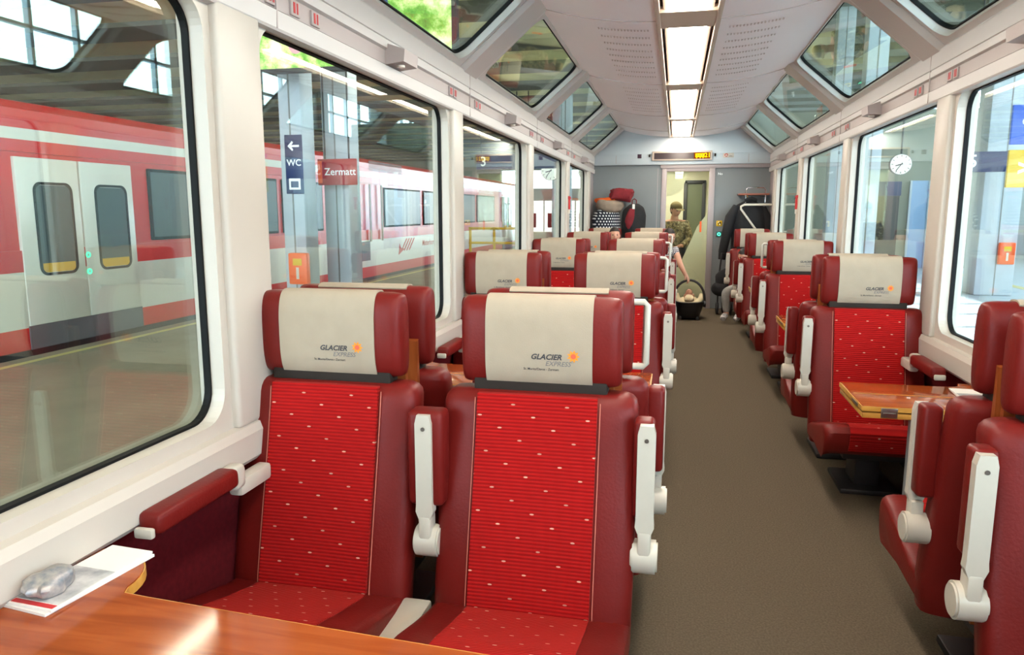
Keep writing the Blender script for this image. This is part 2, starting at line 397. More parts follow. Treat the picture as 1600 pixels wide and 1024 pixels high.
def rrect(w, h, r, n=8):
    pts = []
    for cx_, cy_, a0 in ((w - r, h - r, 0), (r, h - r, 90), (r, r, 180), (w - r, r, 270)):
        for i in range(n + 1):
            a = R(a0 + 90 * i / n); pts.append((cx_ + r * math.cos(a), cy_ + r * math.sin(a)))
    return pts
def ring_plate(w, h, e, r, d0, d1, n=8, outer_r=None):
    """plate w x h with a rounded hole e from the edge; local u,v,depth"""
    inner = [(x + e, y + e) for x, y in rrect(w - 2 * e, h - 2 * e, r, n)]
    if outer_r: outer = rrect(w, h, outer_r, n)
    else:
        outer = []
        for (x, y), k in zip(inner, range(len(inner))):
            q = k // (n + 1); i = k % (n + 1); f = i / n
            cxs = {0: (w, h), 1: (0, h), 2: (0, 0), 3: (w, 0)}[q]
            # walk to the corner and away
            if q == 0: p = (w, y) if f < .5 else ((w, h) if f == .5 else (x, h))
            elif q == 1: p = (x, h) if f < .5 else ((0, h) if f == .5 else (0, y))
            elif q == 2: p = (0, y) if f < .5 else ((0, 0) if f == .5 else (x, 0))
            else: p = (x, 0) if f < .5 else ((w, 0) if f == .5 else (w, y))
            outer.append(p)
    k = len(inner); rings = []
    return [[(x, y, d0) for x, y in outer], [(x, y, d0) for x, y in inner], [(x, y, d1) for x, y in inner], [(x, y, d1) for x, y in outer]]
def framed(name, parent, mat, w, h, e, r, d0, d1, T, outer_r=None):
    rs = ring_plate(w, h, e, r, d0, d1, outer_r=outer_r); rs.append(rs[0])
    mb = MB(); mb.loft([[T(*p) for p in ring] for ring in rs], cap=False, smooth=False)
    return part(name, mb, mat, parent)
wn_ = 0
def window(T, w, h, frame_mat, glass, cat_label, th=.05):
    """frame (structure) > gasket, pane. T maps (u,v,depth outward)"""
    global wn_; wn_ += 1
    rs = ring_plate(w, h, .042, .09, -.0, th); rs.append(rs[0]); mb = MB(); mb.loft([[T(*p) for p in ring] for ring in rs], cap=False, smooth=False)
    o = struct('window_%d' % wn_, mb, frame_mat, label=cat_label, cat='window')
    framed('gasket', o, m_gask, w - .07, h - .07, .014, .088, th - .008, th + .012, lambda u, v, d: T(u + .035, v + .035, d), outer_r=.1)
    g = MB(); pts = [(x + .04, y + .04) for x, y in rrect(w - .08, h - .08, .08)]
    n = len(pts); g.add([T(x, y, th + .003) for x, y in pts] + [T(x, y, th + .010) for x, y in pts],
                        [tuple(range(n)), tuple(range(2 * n - 1, n - 1, -1))] + [(j, (j + 1) % n, (j + 1) % n + n, j + n) for j in range(n)])
    part('pane', g, glass, o)
    return o
for sg, nm in ((-1, 'left'), (1, 'right')):
    for i in range(len(pil_y) - 1):
        y0 = pil_y[i][1] - .012; y1 = pil_y[i + 1][0] + .012
        def T(u, v, d, y0=y0, sg=sg):
            x = -1.262 - d; return (x if sg < 0 else mx(x), y0 + u, .808 + v)
        window(T, y1 - y0, 1.25, m_white, m_glass, 'tall side window with black rubber gasket on the %s, between bays %d' % (nm, i))
    for i in range(len(dome_y) - 1):
        y0 = dome_y[i][1] - .01; y1 = dome_y[i + 1][0] + .01
        A = Vector((-1.262, 2.272)); B = Vector((-.815, 2.66)); dd = (B - A); W = dd.length; dd.normalize(); nn = Vector((-dd.y, dd.x))
        def T(u, v, d, y0=y0, sg=sg, A=A, dd=dd, nn=nn):
            p = A + dd * v + nn * d; return (p.x if sg < 0 else mx(p.x), y0 + u, p.y)
        window(T, y1 - y0, W, m_beam, m_dglass, 'sloping roof window on the %s, bay %d' % (nm, i), th=.045)
    # ribs between the roof windows
    ribs = []
    for i, (a, c) in enumerate(dome_y):
        def Q(u, v, d):
            p = A + dd * v + nn * d; return (p.x if sg < 0 else mx(p.x), u, p.y)
        mb = MB(); 
        pts = [(a, .05), (a, -.005), (a + .03, -.03), (c - .10, -.03), (c - .03, -.012), (c, .05)]
        mb.loft([[Q(u, v, d) for u, d in pts] for v in (-.01, W + .005)], smooth=False)
        o = struct('trim_%d' % (3 + i + (0 if sg < 0 else len(dome_y))), mb, m_beam, label='white rib between %s roof windows' % nm, cat='rib')

# ceiling
def cz(x):
    t = max(0, (abs(x - .03) - .17) / .72); return 2.535 + .12 * t * t
c = MB(); rings = []
ys = [YB + (YE - YB) * i / 200 for i in range(201)]
xs = [-.83 + (.17 + .0) * 0 + (.665) * i / 14 for i in range(15)]
for sgn in (-1, 1):
    rings = []
    for y in ys:
        amp = .0035 * math.sin(y * 2 * math.pi / .55) * (0.5 + .5 * math.sin(y * 1.1))
        xx = [.03 + sgn * (.165 + .70 * i / 14) for i in range(15)]
        lo = [(x, y, cz(x) + amp * min(1, i / 5)) for i, x in enumerate(xx)]
        rings.append(lo + [(x, y, z + .03) for x, _, z in reversed(lo)])
    c.loft(rings)
ceil = struct('ceiling', c, m_ceil, label='curved pinkish white ceiling panels', cat='ceiling')
for y in (-1.9, .3, 2.4, 4.55, 6.75, 8.95, 10.6):
    for sgn in (-1, 1):
        j = MB(); xx = [.03 + sgn * (.17 + .69 * i / 14) for i in range(15)]
        j.loft([[(x, y - .003, cz(x) - .0045), (x, y + .003, cz(x) - .0045), (x, y + .003, cz(x) + .01), (x, y - .003, cz(x) + .01)] for x in xx], smooth=False)
        part('panel_joint', j, m_slot, ceil)
sl = MB()
for y in [2.6 + k * .17 for k in range(8)] + [4.75 + k * .2 for k in range(9)] + [7.0 + k * .22 for k in range(8)]:
    for sgn in (-1, 1):
        for i in range(16):
            x = .03 + sgn * (.24 + i * .02)
            sl.box(x - .004, x + .004, y, y + .035, cz(x) - .0052, cz(x) - .002)
o = part('vent_slots', sl, m_slot, ceil); o['kind'] = 'stuff'
# roof spine above lamps + outer roof
sp_ = MB(); sp_.box(-.86, .92, YB, YE, 2.70, 2.74); part('roof_skin', sp_, m_beam, ceil)
t = MB()
for x in (-.143, .193): t.box(x - .014, x + .014, YB, YE, 2.520, 2.60, bev=.004)
part('lamp_channel', t, m_tray, ceil)
for k, (a, b) in enumerate([(-3.0, -.0), (.32, 2.28), (2.5, 4.34), (4.70, 6.73), (7.05, 9.21), (9.42, 11.33)]):
    lab = ['backmost ceiling lamp behind the viewpoint', 'ceiling lamp above the foreground table', 'near ceiling lamp cut by the top edge of the picture', 'long bright rectangular ceiling lamp, second from the top of the view', 'bright rectangular ceiling lamp, third along the ceiling', 'farthest rectangular ceiling lamp, next to the end wall'][k]
    q = thing('ceiling_lamp', lab, 'lamp', (.025, (a + b) / 2, 2.53))
    h = (b - a) / 2
    d = MB(); d.box(-.112, .112, -h, h, 0, .012, bev=.003); part('diffuser', d, m_light, q)
    d = MB(); d.box(-.135, .135, -h, h, .012, .05); part('housing', d, m_tray, q)
tb = MB()
for a, b in ((-.0, .32), (2.28, 2.5), (4.34, 4.70), (6.73, 7.05), (9.21, 9.42), (11.33, 11.4)):
    tb.box(-.13, .18, a, b, 2.526, 2.56)
part('lamp_tray', tb, m_tray, ceil)

# end wall + vestibule
e = MB()
e.box(-1.36, -.20, YE, YE + .05, 0, 2.13); e.box(.50, 1.40, YE, YE + .05, 0, 2.13)
ew = struct('wall_end', e, m_blue, label='grey blue end wall of the saloon', cat='wall')
u = MB(); u.box(-1.42, 1.46, YE - .05, YE + .05, 2.13, 2.285, bev=.006); part('lintel', u, m_endw, ew)
u = MB(); u.prism([(-1.30, 2.285), (1.34, 2.285), (.92, 2.70), (-.86, 2.70)], 'y', YE - .02, YE + .05); part('gable_panel', u, m_endw, ew)
u = MB(); u.box(-.30, -.295, YE - .003, YE + .001, 0, 2.08); part('panel_joint', u, m_strip, ew)
for x in (-.92, .98):
    u = MB(); u.box(x, x + .006, YE - .0525, YE - .049, 2.15, 2.27); part('lintel_joint', u, m_strip, ew)
u = MB(); u.box(-.26, 1.40, YE - .03, YE + .02, 2.075, 2.13, bev=.004); part('door_rail', u, m_frame, ew)
bw = MB(); bw.box(-1.36, 1.40, YB - .05, YB, 0, 2.75); struct('wall_back', bw, m_blue, label='carriage wall behind the viewpoint', cat='wall')
d = MB(); d.box(-.24, -.165, YE - .02, YE + .06, 0, 2.08, bev=.006); d.box(.445, .53, YE - .02, YE + .06, 0, 2.08, bev=.006); d.box(-.165, .445, YE - .02, YE + .06, 2.03, 2.08, bev=.004)
dr = struct('door_1', d, m_frame, label='glass sliding door at the end of the carriage', cat='door')
g = MB(); g.box(-.165, .445, YE + .01, YE + .02, 0.02, 2.03); part('door_pane', g, m_doorg, dr)
f_ = MB(); f_.prism([(-.16, .02), (.44, .02), (.44, 1.42), (.30, 1.22), (.05, .62), (-.16, .52)], 'y', YE + .021, YE + .024); part('frosted_foil', f_, m_frost, dr)
f_ = MB(); f_.prism([(-.155, 2.02), (.155, 2.02), (.04, 1.72), (-.155, 1.66)], 'y', YE + .021, YE + .024); part('frosted_foil', f_, m_frost, dr)
f_ = MB(); f_.box(.335, .362, YE + .002, YE + .01, 1.14, 1.30, bev=.004); part('door_pull', f_, m_oran, dr, label='red orange pull sticker on glass')
v = MB(); v.box(-.9, -.82, YE + .05, YE + 1.6, 0, 2.2); v.box(.95, 1.03, YE + .05, YE + 1.6, 0, 2.2)
v.box(-.9, 1.03, YE + 1.55, YE + 1.6, 0, 2.2); v.box(-.9, 1.03, YE + .05, YE + 1.6, 2.15, 2.2)
struct('wall_vestibule', v, m_vest, label='pale yellow vestibule walls behind the glass door', cat='wall')
v = MB(); v.box(.10, .16, YE + 1.5, YE + 1.55, .6, 1.95, bev=.01); v.box(.40, .46, YE + 1.5, YE + 1.55, .6, 1.95, bev=.01); v.box(.10, .46, YE + 1.5, YE + 1.55, 1.9, 1.96, bev=.01); v.box(.10, .46, YE + 1.5, YE + 1.55, .55, .61, bev=.01)
vd = struct('door_2', v, m_dark, label='outer door window frame seen through the glass door', cat='door')
v = MB(); v.box(.15, .41, YE + 1.53, YE + 1.545, .6, 1.92); part('door_window', v, M('green_outdoors', (98, 104, 78), .3), vd)
area('vestibule_lamp', (.0, YE + .8, 2.12), .5, .6, 16, (1, .96, .8))

# display, sensor, pictogram, buttons
q = thing('passenger_display', 'wide information display with yellow train symbol and number 21 above the glass door', 'display', (.043, YE - .05, 2.252))
b = MB(); b.box(-.43, .43, -.035, 0, -.068, .068, bev=.008); part('housing', b, m_tray, q)
b = MB(); b.box(-.40, .40, -.038, -.034, -.045, .045); part('screen', b, M('display_screen', (58, 46, 48), .15), q)
b = MB(); b.box(.17, .40, -.040, -.037, -.045, .045); part('lit_field', b, m_org_led, q)
b = MB(); b.box(.19, .32, -.043, -.040, -.024, .030, bev=.001); 
for x in (.21, .26, .30): b.cyl((x, -.043, -.032), (x, -.040, -.032), .009, 10)
part('train_symbol', b, m_yelled, q)
b = MB()
for x in (.222, .256, .29): b.cyl((x, -.045, .004), (x, -.043, .004), .008, 10)
part('symbol_dots', b, m_blk, q)
part('number_21', text_me('t21', '21', .088, m_yelled, 0, .002, xf=wall_text((.363, -.0415, 0))), m_yelled, q)
o = part('sensor_window', MB().box(-.03, .03, -.006, 0, -.03, .03, bev=.003), M('dark_violet_lens', (70, 44, 60), .2), None, (-.572, YE - .05, 2.255)); tag(o, 'small square dark violet sensor window left of the display', 'sensor')
q = thing('pictogram_sign', 'small white quiet pictogram sign right of the display', 'sign', (.70, YE - .05, 2.25))
part('plate', MB().box(-.075, .075, -.004, 0, -.032, .032, bev=.003), m_white, q)
b = MB(); b.tube([(-.03 + .02 * math.cos(R(a)), -.006, .004 + .018 * math.sin(R(a))) for a in range(-40, 221, 20)], .005, 6); b.box(-.04, -.018, -.007, -.004, -.02, -.012); part('red_symbol', b, m_redm, q)
b = MB(); b.box(.012, .055, -.006, -.004, -.016, -.011); b.box(.012, .048, -.006, -.004, -.006, -.002); part('grey_print', b, m_logol, q)
for x in (-.425, .515):
    o = part('screw_mount', MB().box(-.012, .012, -.02, 0, -.02, .02, bev=.004), m_greyp, None, (x, YE - .05, 2.29 - .03)); tag(o, 'tiny grey clip at the %s end of the display' % ('left' if x < 0 else 'right'), 'clip')
q = thing('push_button', 'yellow square push button with a ring beside the glass door, upper of two', 'button', (.615, YE, 1.27))
part('plate', MB().box(-.042, .042, -.014, 0, -.042, .042, bev=.008), m_yel, q)
b = MB(); b.tube([(.02 * math.cos(R(a)), -.016, .02 * math.sin(R(a))) for a in range(0, 360, 30)], .005, 6, closed=True); part('ring', b, m_chrome, q)
q = thing('push_button', 'green glowing round push button beside the glass door, lower of two', 'button', (.617, YE, 1.113))
part('plate', MB().box(-.042, .042, -.014, 0, -.042, .042, bev=.006), m_gbox, q)
b = MB(); b.tube([(.02 * math.cos(R(a)), -.016, .02 * math.sin(R(a))) for a in range(0, 360, 30)], .009, 6, closed=True); part('glowing_ring', b, m_green, q)
part('centre', MB().cyl((0, -.014, 0), (0, -.018, 0), .007, 10), m_chrome, q)
o = part('small_label', text_me('tt', 'No', .05, m_signw, xf=wall_text((0, 0, 0))), m_signw, None, (.60, YE - .002, 1.99)); tag(o, 'tiny white lettering on the wall right of the door top', 'lettering')

# ------------------------------------------------------------------ seats
def prof(z):  # y of backrest front at height z
    ks = [(.22, -.175), (.36, -.155), (.50, -.122), (.62, -.092), (.75, -.060), (.86, -.036), (.935, -.022)]
    for (a, b), (c_, d_) in zip(ks, ks[1:]):
        if z <= c_:
            t = (z - a) / (c_ - a); t = max(0, t); return b + (d_ - b) * t
    return ks[-1][1]
def sring(w, yf, yb, z, n=4.2, k=28):
    yc = (yf + yb) / 2; d = (yb - yf) / 2; out = []
    for j in range(k):
        a = 2 * math.pi * j / k; cs, sn = math.cos(a), math.sin(a)
        out.append((w * math.copysign(abs(cs) ** (2 / n), cs), yc + d * math.copysign(abs(sn) ** (2 / n), sn), z))
    return out
HW = .283
def bw_(z): return HW * (1 + .012 * math.sin((z - .3) * 5)) 
def mk_back():
    m = MB(); rs = []
    zs = [.22, .225, .24] + [.26 + i * .64 / 16 for i in range(17)]
    for z in zs:
        s_ = 1 if z > .25 else (.9 if z < .222 else .97)
        rs.append(sring(bw_(z) * s_, prof(z) + (1 - s_) * .05, prof(z) + .135 - (1 - s_) * .05, z))
    for t in (25, 50, 72, 88):
        a = R(t); z = .90 + .038 * math.sin(a); q = (1 - math.cos(a)) * .04
        rs.append(sring(bw_(z) - q, prof(z) + q, prof(z) + .135 - q, z))
    return m.loft(rs)
def mk_binsert():
    m = MB(); rs = []
    for i in range(25):
        z = .30 + .634 * i / 24; yf = prof(z); d = .0675; rs_ = []
        xs_ = [-.172 + .344 * j / 12 for j in range(13)]
        w_ = bw_(z)
        fr = [(x, yf + d - (d + .004) * (1 - abs(x / w_) ** 4.2) ** (1 / 4.2) + .007 * (1 - (x / .18) ** 2), z) for x in xs_]
        fr = [(x, y - .008, z) for x, y, z in fr]
        rs.append(fr + [(x, y + .02, z) for x, y, z in reversed(fr)])
    return m.loft(rs)
def mk_seam(sx):
    return MB().tube([(sx * .180, prof(z) - .0015, z) for z in [.32 + .60 * i / 20 for i in range(21)]], .0014, 5)
CF = -.565
def cpath():  # top profile of the cushion, (y,z)
    return [(-.11, .335), (-.20, .350), (-.32, .382), (-.43, .415), (-.51, .432), (-.545, .425), (CF, .40), (CF + .002, .36), (CF + .02, .31), (CF + .045, .285)]
def mk_cush():
    m = MB(); pth = cpath(); rs = []
    xsn = [-1, -.985, -.94, -.85, -.6, 0, .6, .85, .94, .985, 1]
    for t in xsn:
        x = HW * t; sh = {1: .030, .985: .016, .94: .007, .85: .0015}.get(abs(t), 0)
        ring = [(x, y + sh * .8, z - sh) for y, z in pth]
        ring += [(x, -.30, .262 + sh * .3), (x, -.11, .252 + sh * .3)]
        rs.append(ring)
    return m.loft(rs)
def mk_cinsert():
    m = MB(); pth = cpath()[0:9]; rs = []
    for i in range(9):
        x = -.172 + .344 * i / 8; e_ = .004
        out = []
        for k, (y, z) in enumerate(pth):
            nx_ = 1 if k >= 6 else 0
            out.append((x, y - (e_ if k >= 5 else 0), z + (e_ if k <= 6 else 0)))
        inn = [(x, y + (.01 if k >= 5 else 0), z - (.01 if k <= 6 else 0)) for k, (y, z) in enumerate(pth)]
        rs.append(out + inn[::-1])
    return m.loft(rs)
def hring(x, s=1, off=0, k=30, z0=1.080):
    x = x * .955; a_ = .052 * s + off; b_ = (.129 - .03 * (1 - s)) + off; n = 2.9; out = []
    for j in range(k):
        t = 2 * math.pi * j / k + .05; cs, sn = math.cos(t), math.sin(t)
        out.append((x, .052 + a_ * math.copysign(abs(cs) ** (2 / n), cs), z0 + b_ * math.copysign(abs(sn) ** (2 / n), sn)))
    return out
def mk_head():
    m = MB(); rs = []
    for x, s in [(-.243, .55), (-.238, .78), (-.228, .92), (-.205, 1), (-.12, 1.03), (0, 1.04), (.12, 1.03), (.205, 1), (.228, .92), (.238, .78), (.243, .55)]:
        rs.append(hring(x, s))
    return m.loft(rs)
def mk_cover():
    m = MB(); rs = []
    k = 40
    for i in range(13):
        x = -.155 + .308 * i / 12
        def arc(off):
            a_ = .052 * 1.035 + off; b_ = .129 + .0012 + off; n = 2.9; o_ = []
            for j in range(k):
                t = R(62) + (R(262) - R(62)) * j / (k - 1); cs, sn = math.cos(t), math.sin(t)
                o_.append((x, .052 + a_ * math.copysign(abs(cs) ** (2 / n), cs), 1.080 + b_ * math.copysign(abs(sn) ** (2 / n), sn)))
            return o_
        rs.append(arc(.0045) + arc(.0)[::-1])
    return m.loft(rs)
def hy(z):  # y of the cover's front surface
    b_ = .129 + .0057; a_ = .052 * 1.035 + .0045; q = min(.999, abs(z - 1.080) / b_); return .052 - a_ * (1 - q ** 2.9) ** (1 / 2.9)
def snap(dx, z0):
    def f(c_):
        z = z0 + c_.y; return Vector((dx + c_.x, hy(z) - .0012, z))
    return f
def mk_sun():
    m = MB(); cx_, cz_ = .100, 1.047
    for k in range(9):
        a = 2 * math.pi * k / 9; pts = []
        for r_, da in ((.005, -.5), (.012, -.30), (.0185, 0), (.012, .30), (.005, .5)):
            x = cx_ + r_ * math.cos(a + da); z = cz_ + r_ * math.sin(a + da); pts.append((x, hy(z) - .0013, z))
        m.add(pts, [tuple(range(5))])
    return m
def mk_sunc():
    m = MB(); m.add([(.100 + .0075 * math.cos(t), hy(1.047 + .0075 * math.sin(t)) - .0018, 1.047 + .0075 * math.sin(t)) for t in [2 * math.pi * j / 10 for j in range(10)]], [tuple(range(10))]); return m
def mk_support():
    return MB().box(-.195, .195, .012, .080, .915, .970, bev=.008)
def mk_shell():
    return MB().prism([(.108, .30), (.120, .30), (.150, .60), (.128, 1.04), (.116, 1.045), (.106, .60)], 'x', -.205, .205)
def mk_knob(sx):
    m = MB(); m.cyl((sx * .175, .122, 1.0), (sx * .175, .100, 1.0), .011, 14); m.cyl((sx * .175, .102, 1.0), (sx * .175, .092, 1.0), .016, 14, .012); return m
def mk_rarm_bar(sx, wide):
    # folded up armrest: white blade, front at y
    m = MB(); pts = [(-.024, .86), (-.018, .885), (.018, .885), (.024, .86), (.024, .62), (.026, .60), (.016, .575), (.016, .53), (-.016, .53), (-.016, .575), (-.026, .60), (-.024, .62)]
    return m.prism(pts, 'y', -.100, -.070)
def mk_hub(sx):
    m = MB(); m.cyl((-.032, -.06, .50), (.032, -.06, .50), .047, 24); m.cyl((-.037, -.06, .50), (.037, -.06, .50), .040, 24)
    m.box(-.018, .018, -.102, -.05, .50, .585, bev=.006); return m
def mk_axle(sx): return MB().cyl((0, -.06, .50), (-sx * .10, -.06, .50), .034, 16)
def mk_pad1(sx): return MB().box(-.036 if sx > 0 else -.020, .020 if sx > 0 else .036, -.076, -.008, .612, .892, bev=.014, seg=3) if sx else MB().box(-.054, .054, -.088, -.008, .612, .892, bev=.018, seg=3)
def mk_screw(): return MB().cyl((0, -.100, .845), (0, -.1025, .845), .006, 10)
def mk_warm_pad(): 
    return MB().box(-.033, .033, -.600, -.27, -.0, .055, bev=.016, seg=3).xf(Matrix.Translation((0, 0, .690)))
def mk_warm_cap(): return MB().box(-.024, .024, -.622, -.605, .690, .715, bev=.005)
def mk_warm_brk(): 
    m = MB(); m.box(-.025, .025, -.285, -.225, .675, .745, bev=.015, seg=3); m.box(-.022, .022, -.25, -.09, .65, .70, bev=.01); return m
def mk_handle():
    p = [(.22, .055, 1.175), (.262, .055, 1.175), (.272, .055, 1.165), (.272, .055, .985), (.262, .055, .975), (.22, .055, .975)]
    return MB().tube(p, .0105, 10)
def mk_base(): 
    m = MB(); m.box(-.15, .15, -.34, .06, .20, .275, bev=.01); m.box(-.06, .06, -.22, -.02, .0, .21, bev=.01); m.box(-.14, .14, -.30, .04, 0, .03, bev=.008); return m
def seat(label, x, y, away=False, raised=None, center=False, warm=None, handle=0, logo=True, group=None, knob=1):
    """raised: +1/-1 local side of the folded up armrest; center: shared armrest on the side given; warm: side of the lowered window armrest"""
    t = thing('train_seat', label, 'seat', (x, y, 0), math.pi if away else 0, group)
    cpart('back', 'backrest', mk_back, m_leather, t)
    cpart('bins', 'backrest_fabric', mk_binsert, m_fabric, t, label='red ribbed fabric insert with pale flecks')
    cpart('seaml', 'seam', lambda: mk_seam(-1), m_stitch, t); cpart('seamr', 'seam', lambda: mk_seam(1), m_stitch, t)
    cpart('cush', 'seat_cushion', mk_cush, m_leather, t)
    cpart('cins', 'cushion_fabric', mk_cinsert, m_fabc, t, label='bright red fabric seat insert')
    cpart('head', 'headrest', mk_head, m_leather, t)
    cpart('supp', 'headrest_support', mk_support, m_greyp, t)
    cv = cpart('cover', 'headrest_cover', mk_cover, m_cover, t, label='cream linen headrest cover' + (' printed with GLACIER EXPRESS' if logo and not away else ''))
    if logo and not away:
        place('logo_lettering', text_me('l1', 'GLACIER', .0215, m_logo, .28, .0007, xf=snap(.022, 1.042), sx=1.04), cv)
        place('logo_lettering', text_me('l2', 'EXPRESS', .0195, m_logol, .28, .0001, xf=snap(.056, 1.023), sx=1.0), cv)
        place('logo_lettering', text_me('l3', 'St. Moritz/Davos - Zermatt', .0100, m_logo, 0, .0001, xf=snap(.008, 1.006), sx=.92), cv)
        cpart('sun', 'sun_emblem', mk_sun, m_sun, cv); cpart('sunc', 'sun_centre', mk_sunc, m_sunc, cv)
    cpart('shell', 'back_panel', mk_shell, m_woodp, t, label='brown wooden back panel')
    cpart('knob%d' % knob, 'panel_knob', lambda: mk_knob(knob), m_chrome, t)
    cpart('base', 'pedestal', mk_base, m_dark, t)
    def arm(sx, off, wide):
        a = part('armrest', cpart_mesh('blade', lambda: mk_rarm_bar(sx, wide), m_armw), m_armw, t, (off, -.028 if wide else 0, 0), label='cream plastic armrest folded up')
        cpart('hub', 'armrest_hinge', lambda: mk_hub(sx), m_armw, a)
        if not wide: cpart('axle%d' % sx, 'hinge_axle', lambda: mk_axle(sx), m_armw, a)
        cpart('pad%d' % (0 if wide else sx), 'armrest_pad', lambda: mk_pad1(0 if wide else sx), m_leather, a, label='red leather pad')
        cpart('screw', 'screw', mk_screw, m_screw, a)
    if center: cpart('tray', 'seat_divider', lambda: MB().box(-.375, -.290, -.50, -.12, .30, .33, bev=.008), m_armw, t, label='cream plastic panel between the seats')
    if raised: arm(raised, raised * .312, False)
    if center: arm(center, center * .306, True)
    if warm:
        a = part('window_armrest', cpart_mesh('wpad', mk_warm_pad, m_leather), m_leather, t, (warm * .175, 0, 0), label='lowered red armrest by the window')
        cpart('wcap', 'armrest_cap', mk_warm_cap, m_armw, a); cpart('wbrk', 'armrest_bracket', mk_warm_brk, m_armw, a)
    if handle: cpart('handle%d' % handle, 'grab_handle', (lambda: mk_handle() if handle > 0 else mk_handle().xf(Matrix.Scale(-1, 4, (1, 0, 0)))), m_armw, t, label='cream tubular grab handle')
    return t
def cpart_mesh(key, fn, mat):
    if key not in CACHE: CACHE[key] = fn().mesh(key, mat)
    return CACHE[key]

rows = [2.02, 4.22, 6.38, 8.50, 10.60]
ordl = ['nearest row', 'second row', 'third row', 'fourth row', 'last row before the end wall']
XA, XW, XR = -.34, -1.0, 1.015
gF = None
for i, y in enumerate(rows):
    xw = XW if i else XW - .02; XA = -.34 if i else -.37
    seat('red left window seat facing the viewer, %s' % ordl[i], xw, y, warm=-1, knob=1, group='seats facing the viewer')
    seat('red left aisle seat facing the viewer, %s' % ordl[i], XA, y, raised=1, center=-1, knob=1, group='seats facing the viewer')
    seat('single red seat right of the aisle facing the viewer, %s' % ordl[i], XR if i else 1.042, y if i else 1.95, raised=-1, warm=1, knob=-1, group='seats facing the viewer')
    if i < 4:
        ya = y + .30
        seat('red left window seat turned away, behind the window seat of the %s' % ordl[i], xw + .02, ya, away=True, knob=-1, group='seats turned away')
        seat('red left aisle seat turned away with cream grab handle, behind the %s' % ordl[i], XA + .02, ya, away=True, raised=-1, handle=-1, knob=-1, group='seats turned away')
        seat('single red right seat turned away, back to back with the %s' % ordl[i], XR - .02 if i else 1.05, ya if i else 2.27, away=True, raised=1, knob=1, handle=(1 if i == 2 else 0), group='seats turned away')

# ------------------------------------------------------------------ tables
TZ = .70
def table(label, xw, xa, yc, brochure_label, folded=True):
    sgn = 1 if xa > xw else -1
    t = thing('folding_table', label, 'table', (xw, yc, 0))
    W = abs(xa - xw) - .12
    X = lambda v: sgn * v
    x0, x1 = sorted((X(.12), X(.12 + W)))
    hw = .205
    if folded:
        a = part('table_leaf', MB().box(x0, x1, -hw, hw, TZ - .022, TZ, bev=.003), m_wood, t)
        e_ = MB(); e_.box(x0 - .001, x1 + .001, -hw - .004, -hw + .004, TZ - .021, TZ - .003); part('leaf_edge', e_, m_edge, a)
        e_ = MB(); xx = X(.12 + W); e_.box(min(xx, xx + sgn * .004), max(xx, xx + sgn * .004), -hw, hw, TZ - .021, TZ - .003); part('leaf_edge', e_, m_edge, a)
        b = part('table_leaf', MB().box(x0, x1, -hw, hw, TZ - .050, TZ - .028, bev=.003), m_edge, t, label='folded lower leaf with light wooden edge')
        e_ = MB(); e_.box(x0 + .01, x1 - .01, -.002, .002, TZ - .001, TZ + .0012); part('inlay_line', e_, m_edge, a)
        for q in (.22, .82):
            h = MB(); xx = X(.12 + W * (1 - q)); h.box(xx - .03, xx + .03, -hw - .007, -hw - .002, TZ - .045, TZ - .006, bev=.002); h.cyl((xx - .022, -hw - .008, TZ - .026), (xx + .022, -hw - .008, TZ - .026), .004, 8)
            part('hinge', h, m_hinge, t)
        h = MB(); xx = X(.12 + W + .004); h.box(xx - .002, xx + .002, -hw + .06, -hw + .16, TZ - .02, TZ - .008); part('catch', h, m_hinge, t)
        y0 = -hw
    # wall ledge with a concave corner
    pts = []
    for k in range(9):
        a = R(90 * k / 8); pts.append((X(.14 + .075 - .10 * math.sin(a)), .205 + .13 * (1 - math.cos(a)) ))
    poly = [(X(-.02), -.205 if folded else -.5), (X(.13), -.205 if folded else -.5), (X(.13), .205)] + pts + [(X(-.02), .335)]
    if folded:
        poly = [(X(-.02), -.28), (X(.06), -.28)] + [(X(.06 + .06 * (1 - math.cos(R(90 * k / 6)))), -.28 + .075 * math.sin(R(90 * k / 6))) for k in range(1, 7)] + [(X(.12), .205)] + [(X(.12 - .06 * math.sin(R(90 * k / 6))), .205 + .075 * (1 - math.cos(R(90 * k / 6)))) for k in range(1, 7)] + [(X(-.02), .28)]
    l = MB(); l.prism(poly, 'z', TZ - .024, TZ); ld = part('wall_ledge', l, m_wood, t)
    lg = MB(); lx = X(.30); lg.box(lx - .02, lx + .02, -.035, .035, .02, TZ - .05, bev=.012); lg.box(lx - .035, lx + .035, -.07, .07, 0, .025, bev=.01); lg.box(min(0, lx), max(0, lx), -.03, .03, TZ - .09, TZ - .05)
    part('table_leg', lg, M('leg_grey', (150, 156, 162), .4) if 'lg' not in CACHE else CACHE['lg'], t)
    return t
def brochure(label, x, y, rz, s=1.0):
    t = thing('brochure', label, 'brochure', (x, y, TZ), rz, None)
    part('pages', MB().box(-.07 * s, .07 * s, -.125 * s, .125 * s, 0.0005, .006), m_paper, t)
    c_ = part('cover_page', MB().box(-.07 * s, .07 * s, -.12 * s, .125 * s, .0065, .0085), m_paper, t, rot=(0, 0, R(2)))
    part('printed_picture', MB().box(-.066 * s, .066 * s, -.105 * s, .01 * s, .0086, .0090), m_print, c_)
    part('printed_red_bar', MB().box(-.066 * s, .066 * s, -.118 * s, -.106 * s, .0086, .0090), m_printr, c_)
tabs = [(rows[i] + .30 + rows[i + 1]) / 2 - .04 for i in range(4)]
wh = ['between the nearest and second rows', 'between the second and third rows', 'between the third and fourth rows', 'between the fourth and last rows']
